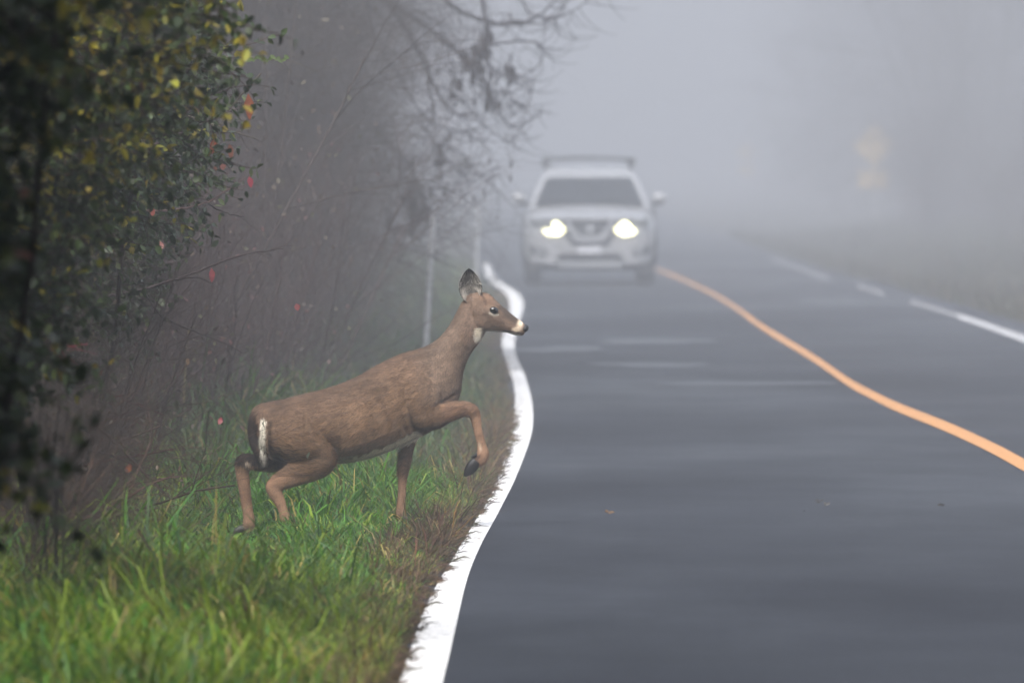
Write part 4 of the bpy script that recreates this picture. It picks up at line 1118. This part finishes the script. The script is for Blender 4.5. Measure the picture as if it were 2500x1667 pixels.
    # coat just above the hooves
    for P in ([(1350, 1100), (1335, 1125)], [(955, 1400), (972, 1430)], [(345, 1420), (375, 1445)], [(120, 1462), (90, 1480)]):
        c = blend(c, [0.05, 0.035, 0.025], np.clip((30 - seg_dist(zx, zy, P)) / 16, 0, 1) * 0.7)
    return np.clip(c, 0.01, 0.9)

def mesh_tris(b, co, nr, zx, zy, deer, base):
    """short fur lying along the body"""
    me = b.data; me.calc_loop_triangles()
    nt = len(me.loop_triangles); tri = np.empty(nt * 3, np.int32); me.loop_triangles.foreach_get('vertices', tri); tri = tri.reshape(-1, 3)
    A, B_, C_ = co[tri[:, 0]], co[tri[:, 1]], co[tri[:, 2]]
    ar = np.linalg.norm(np.cross(B_ - A, C_ - A), axis=1) / 2
    n = 130000
    f = rng.choice(nt, n, p=ar / ar.sum())
    u = rng.uniform(0, 1, (n, 2)); fl = u.sum(1) > 1; u[fl] = 1 - u[fl]
    w = np.stack([1 - u.sum(1), u[:, 0], u[:, 1]], -1)
    P = (co[tri[f]] * w[:, :, None]).sum(1); N = (nr[tri[f]] * w[:, :, None]).sum(1); N /= np.linalg.norm(N, axis=1, keepdims=True) + 1e-9
    X_ = (zx[tri[f]] * w).sum(1); Y_ = (zy[tri[f]] * w).sum(1)
    flow = np.tile(np.array([-0.85, 0.0, -0.5]), (n, 1))
    leg = ((Y_ > 1180) | ((X_ > 1320) & (Y_ > 850)) | ((X_ < 160) & (Y_ > 1060)))
    flow[leg] = [0, 0, -1]
    thigh = (X_ > 240) & (X_ < 650) & (Y_ > 950) & (Y_ < 1180); flow[thigh] = [-0.85, 0, 0.25]
    headm = (X_ > 1340) & (Y_ < 440); flow[headm] = [-0.9, 0, 0.35]
    neckm = (X_ > 1130) & (Y_ < 800) & ~headm; flow[neckm] = [-0.5, 0, -0.9]
    tail = (X_ < 250) & (Y_ < 1120) & (Y_ > 830); flow[tail] = [0.05, 0, -1]
    flow += rng.normal(0, 0.16, flow.shape)
    flow -= N * (flow * N).sum(1, keepdims=True); flow /= np.linalg.norm(flow, axis=1, keepdims=True) + 1e-9
    L = np.full(n, 0.019); L[headm] = 0.007; L[leg] = 0.008; L[neckm] = 0.013; L[thigh] = 0.024; L[tail] = 0.028
    L[(X_ > 1300) & (X_ <= 1400) & (Y_ > 400) & (Y_ < 470)] = 0.018
    L *= rng.uniform(0.6, 1.3, n)
    keep = ~((X_ > 1595) & (Y_ < 430))
    keep &= ~((np.hypot(X_ - 1450, Y_ - 299) < 26))
    lift = rng.uniform(0.10, 0.45, n)[:, None]
    D = flow + N * lift; D /= np.linalg.norm(D, axis=1, keepdims=True)
    S = np.cross(D, N); S /= np.linalg.norm(S, axis=1, keepdims=True) + 1e-9
    wd = rng.uniform(0.0012, 0.0022, n)[:, None]
    tip = P + D * L[:, None]
    a = P - N * 0.001 - S * wd; c = P - N * 0.001 + S * wd
    V = np.stack([a, c, tip], 1)[keep].reshape(-1, 3)
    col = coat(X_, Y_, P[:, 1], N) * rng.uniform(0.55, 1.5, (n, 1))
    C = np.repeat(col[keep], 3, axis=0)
    m = len(V) // 3
    o = link('fur', mesh_np('fur', V, [np.arange(m * 3).reshape(-1, 3)], C), M['fur'], deer)
    o['kind'] = 'stuff'

deer, dbase = build_deer()

def deer_details():
    import bmesh
    def sphere(name, c, r, sc, m, rot=(0, 0, 0)):
        bm = bmesh.new(); bmesh.ops.create_uvsphere(bm, u_segments=24, v_segments=14, radius=r)
        bmesh.ops.scale(bm, vec=sc, verts=bm.verts)
        for f in bm.faces: f.smooth = True
        me = bpy.data.meshes.new(name); bm.to_mesh(me); bm.free()
        o = link(name, me, m, deer, tuple(c - dbase)); o.rotation_euler = rot
        return o
    for s in (-1, 1):
        e = sphere('eye', DP(1449, 298, s * 0.0475), 0.021, (1.0, 0.72, 0.78), M['eye'], (0, R(8), R(10 * -s)))
    # nose pad with nostril
    bm = bmesh.new(); bmesh.ops.create_uvsphere(bm, u_segments=24, v_segments=16, radius=1)
    for v in bm.verts:
        v.co.x *= 0.0155; v.co.y *= 0.024; v.co.z *= 0.0185
        if v.co.x < 0: v.co.z *= 0.85
        # nostril dents
        for s in (-1, 1):
            d = (Vector((v.co.x - 0.012, v.co.y - s * 0.014, v.co.z - 0.001))).length
            if d < 0.008: v.co.x -= 0.005 * (1 - d / 0.008)
        v.co.z += 0.003 * math.cos(v.co.y * 120)
    for f in bm.faces: f.smooth = True
    me = bpy.data.meshes.new('nose'); bm.to_mesh(me); bm.free()
    o = link('nose', me, M['nose'], deer, tuple(DP(1615, 397) - dbase)); o.rotation_euler = (0, R(12), 0)
    # ears: cupped leaf shape, opening toward the viewer
    def ear(base_px, tip_px, w, y0, face, name='ear'):
        b = DP(*base_px, y0); t = DP(*tip_px, y0 + 0.01)
        ax = t - b; L = np.linalg.norm(ax); ax = ax / L
        side = unit(np.cross(ax, [0, 1, 0])); out = np.array([0, face, 0.0])
        nu, nv = 25, 15
        V, C = [], []
        for i_ in range(nu):
            t_ = i_ / (nu - 1)
            prof = (math.sin(math.pi * min(1, t_ * 0.93 + 0.07) ** 0.82)) ** 0.72 if t_ < 1 else 0.0
            prof = max(prof, 0.34 * (1 - t_) ** 0.5 if t_ < 0.3 else 0)
            for j in range(nv):
                s_ = -1 + 2 * j / (nv - 1)
                a = s_ * 1.25
                px_ = math.sin(a) / math.sin(1.25) * prof * w / 2
                dep = (math.cos(a) - math.cos(1.25)) * prof * w * 0.55
                V.append(b + ax * L * t_ + side * px_ - out * dep)
                rim = max(abs(s_) ** 3, t_ ** 4)
                n_ = mnoise.noise(Vector((s_ * 3, t_ * 7, y0 * 40)))
                c = np.array([0.13, 0.12, 0.108]) * (1 + 1.2 * n_)
                c = c * (1 - 0.55 * max(0, t_ - 0.45) / 0.55)
                if abs(abs(s_) - 0.55) < 0.2 and 0.1 < t_ < 0.6: c = c + np.array([0.30, 0.28, 0.25]) * max(0, n_ + 0.25)
                if t_ < 0.18: c = np.array([0.42, 0.36, 0.30])
                k = min(1, max(0, (rim - 0.42) / 0.3))
                c = c * (1 - k) + np.array([0.022, 0.018, 0.017]) * k
                if t_ < 0.1: c = c * 0.5 + np.array([0.15, 0.1, 0.07]) * 0.5
                C.append(np.clip(c, 0.01, 0.8))
        V = np.array(V); C = np.array(C)
        n0 = len(V)
        V2 = V - out * 0.004 * 1.0
        C2 = np.tile(np.array([0.12, 0.085, 0.065]), (n0, 1))
        i_ = (np.arange(nu - 1)[:, None] * nv + np.arange(nv - 1)[None]).ravel()
        Q = np.stack([i_, i_ + 1, i_ + nv + 1, i_ + nv], -1)
        # rims
        E = []
        for r_ in range(nu - 1):
            E.append([r_ * nv, (r_ + 1) * nv, (r_ + 1) * nv + n0, r_ * nv + n0]); q_ = r_ * nv + nv - 1
            E.append([q_, q_ + n0, q_ + nv + n0, q_ + nv])
        me = mesh_np(name, np.concatenate([V, V2]) - dbase, [Q, Q[:, ::-1] + n0, np.array(E)], np.concatenate([C, C2]), True)
        o = link(name, me, M['coat'], deer)
        # hair inside and along the rim
        rg = np.random.default_rng(3); Lh = Tubes(3)
        for k in range(150):
            i2 = rg.integers(1, nu - 5); j2 = rg.choice([rg.integers(0, 3), rg.integers(nv - 3, nv), rg.integers(2, nv - 2)])
            p = V[i2 * nv + j2]; tow = V[i2 * nv + nv // 2] - p
            d = unit(tow * 8 + ax * rg.uniform(0.3, 1.0) + rg.normal(0, 0.25, 3) + out * 0.3)
            L2 = rg.uniform(0.012, 0.03); g_ = rg.uniform(0.25, 0.6)
            Lh.add([p - dbase, p + d * L2 * 0.5 - dbase, p + d * L2 + ax * 0.004 - dbase], [0.0009, 0.0007, 0.0003], (g_, g_ * 0.93, g_ * 0.84))
        h = link('ear_hair', Lh.mesh('ear_hair'), M['fur'], o); h['kind'] = 'stuff'
    ear((1332, 252), (1316, 76), 0.108, -0.038, -1)
    ear((1345, 232), (1328, 98), 0.084, 0.048, -1)
    # hooves: two toes each
    def hoof(p0, p1, y0, r, name='hoof'):
        root_p = DP(*p0, y0); tip = DP(*p1, y0)
        H = empty(name, tuple(root_p - dbase)) if False else None
        V, Q, n = [], [], 0
        for s in (-1, 1):
            ax = unit(tip - root_p); L = np.linalg.norm(tip - root_p)
            nrm = np.array([-ax[2], 0, ax[0]])
            st = []
            for t_, rr in ((-0.25, 0.8), (0, 1.0), (0.3, 1.02), (0.6, 0.85), (0.85, 0.5), (1.0, 0.14)):
                c = root_p + ax * L * t_ + np.array([0, s * r * 0.45, 0]) * (1.0 if t_ < 0.9 else 0.7) - nrm * r * 0.15 * (t_ ** 2)
                st.append((c, nrm * r * rr, r * rr * 0.5))
            v, f, tr = ring_loft(st, 14)
            V.append(v); Q.append(f + n); Q.append(np.concatenate([tr, tr[:, 2:]], 1) + n); n += len(v)
        me = mesh_np(name, np.concatenate(V) - dbase, [np.concatenate([q for q in Q if q.shape[1] == 4 and True])], None, True)
        return link(name, me, M['hoof'], deer)
    hoof((1345, 1112), (1297, 1180), -0.10, 0.026)
    hoof((968, 1418), (1000, 1462), 0.08, 0.024)
    hoof((368, 1435), (402, 1468), -0.095, 0.025)
    hoof((104, 1472), (38, 1512), 0.085, 0.025)
    # dewclaws
    for (p, q_, y0) in (((1375, 1060), (1330, 1078), -0.10), ((1378, 1082), (1322, 1095), -0.085), ((130, 1440), (100, 1452), 0.085)):
        hoof_c = Tubes(8); a = DP(*p, y0) - dbase; b = DP(*q_, y0) - dbase
        hoof_c.add([a, (a + b) / 2, b], [0.012, 0.010, 0.003], (0.02, 0.02, 0.02))
        link('dewclaw', hoof_c.mesh('dewclaw'), M['hoof'], deer)
deer_details()

# ------------------------------------------------------------------ the oncoming car
def build_car():
    import bmesh
    g0 = Gd(1440 / 1.06293, 694 / 1.06293)
    D = g0[1]; s = FPX / D
    car = empty('car', (g0[0], D, float(road_z(g0[0], D))))
    tag(car, 'white SUV with lit headlights and roof rack coming through the fog', 'car')
    def yf(x, z=0.6):                   # front of the body, bowed in plan
        return float(np.interp(abs(x), [0, 0.50, 0.62, 0.72, 0.80, 0.87, 0.91], [0.055, 0.055, 0.062, 0.088, 0.155, 0.29, 0.48]))
    # lower body loft
    def section(y, w, zb, zt, sh, k=40):
        """half superellipse-like closed outline in xz"""
        pts = []
        for j in range(k):
            a = 2 * math.pi * j / k
            c, s_ = math.cos(a), math.sin(a)
            n = 4.5
            x = w * math.copysign(abs(c) ** (2 / n), c)
            zz = math.copysign(abs(s_) ** (2 / n), s_)
            mid = (zb + zt) / 2; z = mid + (zt - zb) / 2 * zz
            if z > sh: x *= 1 - 0.10 * ((z - sh) / max(zt - sh, 0.01)) ** 1.5
            if z < 0.45: x *= 1 - 0.05 * (0.45 - z) / 0.25
            crown = 0.03 * (1 - (x / w) ** 2) if zz > 0.6 else 0
            pts.append((x, y, z + crown))
        return pts
    rows = [(0.06, 0.60, 0.30, 0.84, 0.7), (0.09, 0.72, 0.26, 0.88, 0.75), (0.16, 0.80, 0.24, 0.91, 0.78), (0.30, 0.87, 0.23, 0.94, 0.82), (0.50, 0.905, 0.22, 0.985, 0.88), (0.85, 0.915, 0.22, 1.04, 0.95), (1.15, 0.915, 0.22, 1.09, 1.0),
            (1.6, 0.915, 0.22, 1.11, 1.02), (2.6, 0.915, 0.22, 1.12, 1.02), (3.6, 0.915, 0.22, 1.13, 1.02), (4.2, 0.90, 0.25, 1.12, 1.0), (4.5, 0.85, 0.30, 1.08, 0.95), (4.62, 0.76, 0.36, 1.0, 0.9)]
    V = []; k = 40
    for r in rows: V += section(*r)
    n = len(rows); F = []
    for a in range(n - 1):
        for j in range(k):
            F.append([a * k + j, a * k + (j + 1) % k, (a + 1) * k + (j + 1) % k, (a + 1) * k + j])
    me = bpy.data.meshes.new('body'); me.from_pydata(V, [], F + [list(range(k - 1, -1, -1)), list(range((n - 1) * k, n * k))]); me.update()
    for p in me.polygons: p.use_smooth = len(p.vertices) == 4
    body = link('body', me, M['paint'], car)
    # cabin: rounded rectangles stacked in z
    def rrect(y0, y1, w, z, k=10, rad=0.12):
        pts = []
        for (cx, cy, a0) in ((w - rad, y0 + rad, -90), (w - rad, y1 - rad, 0), (-w + rad, y1 - rad, 90), (-w + rad, y0 + rad, 180)):
            for j in range(k):
                a = R(a0 + 90 * j / (k - 1)); pts.append((cx + rad * math.cos(a), cy + rad * math.sin(a), z))
        return pts
    lev = [(1.02, 4.56, 0.845, 1.04), (1.18, 4.50, 0.83, 1.13), (1.48, 4.40, 0.755, 1.32), (1.78, 4.30, 0.675, 1.49), (1.95, 4.22, 0.635, 1.56), (2.12, 4.12, 0.60, 1.605), (2.5, 3.9, 0.50, 1.635)]
    V = []
    for y0, y1, w, z in lev: V += rrect(y0, y1, w, z)
    k = 40; n = len(lev); F = []
    for a in range(n - 1):
        for j in range(k):
            F.append([a * k + j, a * k + (j + 1) % k, (a + 1) * k + (j + 1) % k, (a + 1) * k + j])
    me = bpy.data.meshes.new('cabin'); me.from_pydata(V, [], F + [list(range((n - 1) * k, n * k))]); me.update()
    for p in me.polygons: p.use_smooth = len(p.vertices) == 4
    link('cabin', me, M['paint'], car)
    def prism(name, poly, y_of, th, m, parent=car, sm=False):
        """closed plate with outline poly [(x,z)], front at y_of(x,z), thickness th"""
        bm = bmesh.new()
        fr = [bm.verts.new((x, y_of(x, z), z)) for x, z in poly]; bk = [bm.verts.new((x, y_of(x, z) + th, z)) for x, z in poly]
        n_ = len(poly)
        for a in range(n_):
            b_ = (a + 1) % n_; bm.faces.new([fr[a], fr[b_], bk[b_], bk[a]])
        f1 = bm.faces.new(fr[::-1]); f2 = bm.faces.new(bk)
        bmesh.ops.triangulate(bm, faces=[f1, f2]); bmesh.ops.recalc_face_normals(bm, faces=bm.faces[:])
        me_ = bpy.data.meshes.new(name); bm.to_mesh(me_); bm.free()
        return link(name, me_, m, parent)
    # windscreen and side windows
    ws = lambda x, z: 1.02 + (z - 1.04) * (1.80 - 1.02) / (1.50 - 1.04) - 0.055 + 0.10 * (abs(x) / 0.8) ** 3 * 0.5
    win = [(-0.70, 1.115), (-0.745, 1.13), (-0.60, 1.46), (-0.565, 1.485), (0.565, 1.485), (0.60, 1.46), (0.745, 1.13), (0.70, 1.115)]
    wsc = prism('windscreen', win, ws, 0.05, M['glass'])
    cowl = prism('cowl', [(-0.74, 1.075), (-0.745, 1.112), (0.745, 1.112), (0.74, 1.075)], lambda x, z: 1.02 + 0.05 * abs(x), 0.06, M['plastic'])
    for sgn in (-1, 1):
        wp = Tubes(4); wp.add([(0.0 + 0.08 * sgn, 1.04, 1.12), (sgn * 0.3, 1.06, 1.155), (sgn * 0.62, 1.10, 1.15)], 0.009, (0.02,) * 3)
        link('wiper', wp.mesh('wiper'), M['plastic'], car)
        for (ya, yb) in ((1.45, 2.45), (2.55, 3.45), (3.55, 4.15)):
            bm = bmesh.new()
            pts = []
            for (yy, zz) in ((ya + 0.02, 1.14), (yb, 1.14), (yb, 1.47), (max(ya + 0.02, 1.86), 1.47)):
                w = np.interp(zz, [1.04, 1.13, 1.32, 1.49, 1.56], [0.845, 0.83, 0.755, 0.675, 0.635]) + 0.006
                pts.append((sgn * w, yy, zz))
            me_ = bpy.data.meshes.new('side_window'); q = [Vector(p) for p in pts]; o_ = [v + Vector((-sgn * 0.02, 0, 0)) for v in q]
            me_.from_pydata(q + o_, [], [(0, 1, 2, 3), (7, 6, 5, 4), (0, 4, 5, 1), (1, 5, 6, 2), (2, 6, 7, 3), (3, 7, 4, 0)]); me_.update(); bm.free()
            link('side_window', me_, M['glass'], car)
        # door shut lines and handles
        for yy in (1.42, 2.5, 3.5):
            box('door_gap', 0.012, 0.012, 0.7, M['plastic'], car, (sgn * 0.914, yy, 0.72))
        for yy in (2.25, 3.3):
            box('door_handle', 0.03, 0.18, 0.03, M['paint'], car, (sgn * 0.925, yy, 0.93), bev=0.008)
        # mirror
        mr = bmesh.new(); bmesh.ops.create_uvsphere(mr, u_segments=20, v_segments=12, radius=1)
        for v in mr.verts:
            v.co = Vector((math.copysign(abs(v.co.x) ** 0.7, v.co.x) * 0.105, math.copysign(abs(v.co.y) ** 0.8, v.co.y) * 0.075, math.copysign(abs(v.co.z) ** 0.7, v.co.z) * 0.068))
        for f in mr.faces: f.smooth = True
        me_ = bpy.data.meshes.new('mirror'); mr.to_mesh(me_); mr.free()
        mo = link('mirror', me_, M['paint'], car, (sgn * 0.985, 1.42, 1.20))
        box('mirror_base', 0.16, 0.06, 0.045, M['plastic'], mo, (-sgn * 0.05, 0.02, -0.085), bev=0.012)
        # roof rail
        rl = Tubes(6); rl.add([(sgn * 0.60, 2.0, 1.60), (sgn * 0.60, 2.15, 1.665), (sgn * 0.60, 3.0, 1.695), (sgn * 0.60, 3.9, 1.665), (sgn * 0.60, 4.05, 1.60)], 0.018, (0.05,) * 3)
        link('roof_rail', rl.mesh('roof_rail'), M['plastic'], car)
        # wheel arches, wheels
        for yy in (0.95, 3.65):
            wh = bmesh.new(); bmesh.ops.create_cone(wh, cap_ends=True, segments=40, radius1=0.355, radius2=0.355, depth=0.235)
            bmesh.ops.rotate(wh, verts=wh.verts, cent=(0, 0, 0), matrix=Matrix.Rotation(R(90), 3, 'Y'))
            bmesh.ops.bevel(wh, geom=[e for e in wh.edges if len(e.link_faces) == 2 and e.calc_face_angle(0) > 1], offset=0.03, segments=3, affect='EDGES')
            me_ = bpy.data.meshes.new('wheel'); wh.to_mesh(me_); wh.free()
            wo_ = link('wheel', me_, M['tyre'], car, (sgn * 0.785, yy, 0.352))
            rm = bmesh.new(); bmesh.ops.create_cone(rm, cap_ends=True, segments=30, radius1=0.235, radius2=0.22, depth=0.24)
            bmesh.ops.rotate(rm, verts=rm.verts, cent=(0, 0, 0), matrix=Matrix.Rotation(R(90), 3, 'Y'))
            me_ = bpy.data.meshes.new('rim'); rm.to_mesh(me_); rm.free()
            link('rim', me_, M['chrome'], wo_, (sgn * 0.003, 0, 0))
            ac = Tubes(6); ac.add([(sgn * 0.905, yy + 0.43 * math.cos(R(a)), 0.35 + 0.43 * math.sin(R(a))) for a in range(-10, 191, 10)], 0.035, (0.02,) * 3)
            link('wheel_arch', ac.mesh('wheel_arch'), M['plastic'], car)
        m = lambda pts: [(sgn * x, z) for x, z in (pts if sgn > 0 else pts[::-1])]
        # headlamp housing, lit boomerang, bumper detail
        hl = prism('headlight', m([(0.355, 0.745), (0.40, 0.70), (0.50, 0.675), (0.66, 0.715), (0.80, 0.80), (0.86, 0.90), (0.78, 0.925), (0.60, 0.895), (0.43, 0.895), (0.36, 0.82)]), lambda x, z: yf(x, z) - 0.015, 0.10, M['lens'])
        prism('lit_lamp', m([(0.345, 0.775), (0.355, 0.745), (0.40, 0.705), (0.47, 0.678), (0.54, 0.685), (0.61, 0.708), (0.64, 0.735), (0.64, 0.760), (0.61, 0.770), (0.53, 0.762), (0.505, 0.782), (0.515, 0.845), (0.500, 0.872), (0.472, 0.882), (0.440, 0.862), (0.40, 0.82)]),
              lambda x, z: yf(x, z) - 0.028, 0.02, M['lamp'], hl)
        prism('bumper_vent', m([(0.58, 0.43), (0.64, 0.40), (0.80, 0.43), (0.84, 0.50), (0.79, 0.55), (0.62, 0.50)]), lambda x, z: yf(x, z) - 0.012, 0.06, M['plastic'])
        fg = prism('fog_lamp', m([(0.66, 0.44), (0.73, 0.445), (0.75, 0.49), (0.68, 0.49)]), lambda x, z: yf(x, z) - 0.02, 0.02, M['lens'])
        # bright arm of the V on the grille
        prism('grille_arm', m([(0.15, 0.70), (0.12, 0.61), (0.21, 0.61), (0.30, 0.76), (0.36, 0.885), (0.27, 0.885), (0.235, 0.80)]), lambda x, z: yf(x, z) - 0.040, 0.05, M['chrome'])
        prism('bumper_wing', m([(0.44, 0.335), (0.52, 0.36), (0.70, 0.355), (0.84, 0.40), (0.84, 0.33), (0.70, 0.31), (0.50, 0.30)]), lambda x, z: yf(x, z) - 0.03, 0.05, M['paint'])
    grille = prism('grille', [(-0.40, 0.885), (-0.36, 0.72), (-0.25, 0.56), (-0.22, 0.545), (0.22, 0.545), (0.25, 0.56), (0.36, 0.72), (0.40, 0.885)], lambda x, z: yf(x, z) - 0.012, 0.06, M['plastic'])
    for zz in (0.86, 0.825, 0.79, 0.755, 0.72):
        box('grille_slat', 0.42, 0.012, 0.010, M['lens'], grille, (0, yf(0) - 0.018, zz))
    prism('grille_bar', [(-0.205, 0.685), (-0.135, 0.60), (-0.12, 0.595), (0.12, 0.595), (0.135, 0.60), (0.205, 0.685), (0.15, 0.692), (-0.15, 0.692)], lambda x, z: yf(x, z) - 0.038, 0.04, M['chrome'])
    # round badge with a bar
    import bmesh as _b
    bm = bmesh.new(); bmesh.ops.create_cone(bm, cap_ends=True, segments=28, radius1=0.062, radius2=0.062, depth=0.02)
    bmesh.ops.rotate(bm, verts=bm.verts, cent=(0, 0, 0), matrix=Matrix.Rotation(R(90), 3, 'X'))
    me_ = bpy.data.meshes.new('badge'); bm.to_mesh(me_); bm.free()
    bd = link('badge', me_, M['chrome'], car, (0, yf(0) - 0.045, 0.775))
    box('badge_bar', 0.16, 0.012, 0.026, M['chrome'], bd, (0, -0.012, 0), bev=0.004)
    prism('lower_grille', [(-0.50, 0.345), (-0.40, 0.445), (0.40, 0.445), (0.50, 0.345), (0.44, 0.33), (-0.44, 0.33)], lambda x, z: yf(x, z) - 0.014, 0.06, M['plastic'])
    prism('number_plate', [(-0.155, 0.435), (-0.155, 0.535), (0.155, 0.535), (0.155, 0.435)], lambda x, z: yf(0) - 0.035, 0.02, M['plate'])
    prism('skid_plate', [(-0.42, 0.25), (-0.46, 0.325), (0.46, 0.325), (0.42, 0.25)], lambda x, z: yf(x, z) - 0.03, 0.06, M['chrome'])
    prism('under_bumper', [(-0.82, 0.20), (-0.84, 0.30), (0.84, 0.30), (0.82, 0.20)], lambda x, z: yf(x, z) + 0.01, 0.3, M['plastic'])
    prism('bonnet_edge', [(-0.62, 0.905), (-0.60, 0.925), (0.60, 0.925), (0.62, 0.905)], lambda x, z: yf(x, z) - 0.012, 0.05, M['paint'])
    for sgn in (-1, 1):
        cr = Tubes(6); cr.add([(sgn * 0.36, 0.16, 0.905), (sgn * 0.47, 0.5, 0.995), (sgn * 0.60, 1.0, 1.085)], 0.016, (0.5,) * 3)
        link('bonnet_crease', cr.mesh('bonnet_crease'), M['paint'], car)
    for yy in (2.35, 3.35):
        cb = Tubes(8); cb.add([(-0.64, yy, 1.735), (-0.3, yy, 1.755), (0, yy, 1.76), (0.3, yy, 1.755), (0.64, yy, 1.735)], 0.024, (0.03,) * 3)
        c = link('cross_bar', cb.mesh('cross_bar'), M['plastic'], car)
        for sgn in (-1, 1):
            box('foot', 0.11, 0.08, 0.10, M['plastic'], c, (sgn * 0.60, yy, 1.705), bev=0.012)
    # seats and steering wheel behind the glass are dark in fog: the cabin is closed
    return car
car = build_car()

# ------------------------------------------------------------------ the air
def haze():
    me = bpy.data.meshes.new('haze')
    x, y0, y1, z0, z1 = 95, -45, 1230, -1.2, 19.0
    v = [(-x, y0, z0), (x, y0, z0), (x, y1, z0), (-x, y1, z0), (-x, y0, z1), (x, y0, z1), (x, y1, z1), (-x, y1, z1)]
    me.from_pydata(v, [], [(3, 2, 1, 0), (4, 5, 6, 7), (0, 1, 5, 4), (1, 2, 6, 5), (2, 3, 7, 6), (3, 0, 4, 7)]); me.update()
    m = bpy.data.materials.new('haze'); m.use_nodes = True
    n = m.node_tree.nodes; l = m.node_tree.links; n.clear()
    out = n.new('ShaderNodeOutputMaterial'); pv = n.new('ShaderNodeVolumePrincipled')
    pv.inputs['Color'].default_value = (0.48, 0.50, 0.545, 1)
    pv.inputs['Density'].default_value = HAZE_DENSITY
    pv.inputs['Anisotropy'].default_value = 0.0
    l.new(pv.outputs[0], out.inputs['Volume'])
    o = link('haze', me, m)
    tag(o, 'pale grey fog filling the air over the road', 'fog', kind='stuff')
haze()
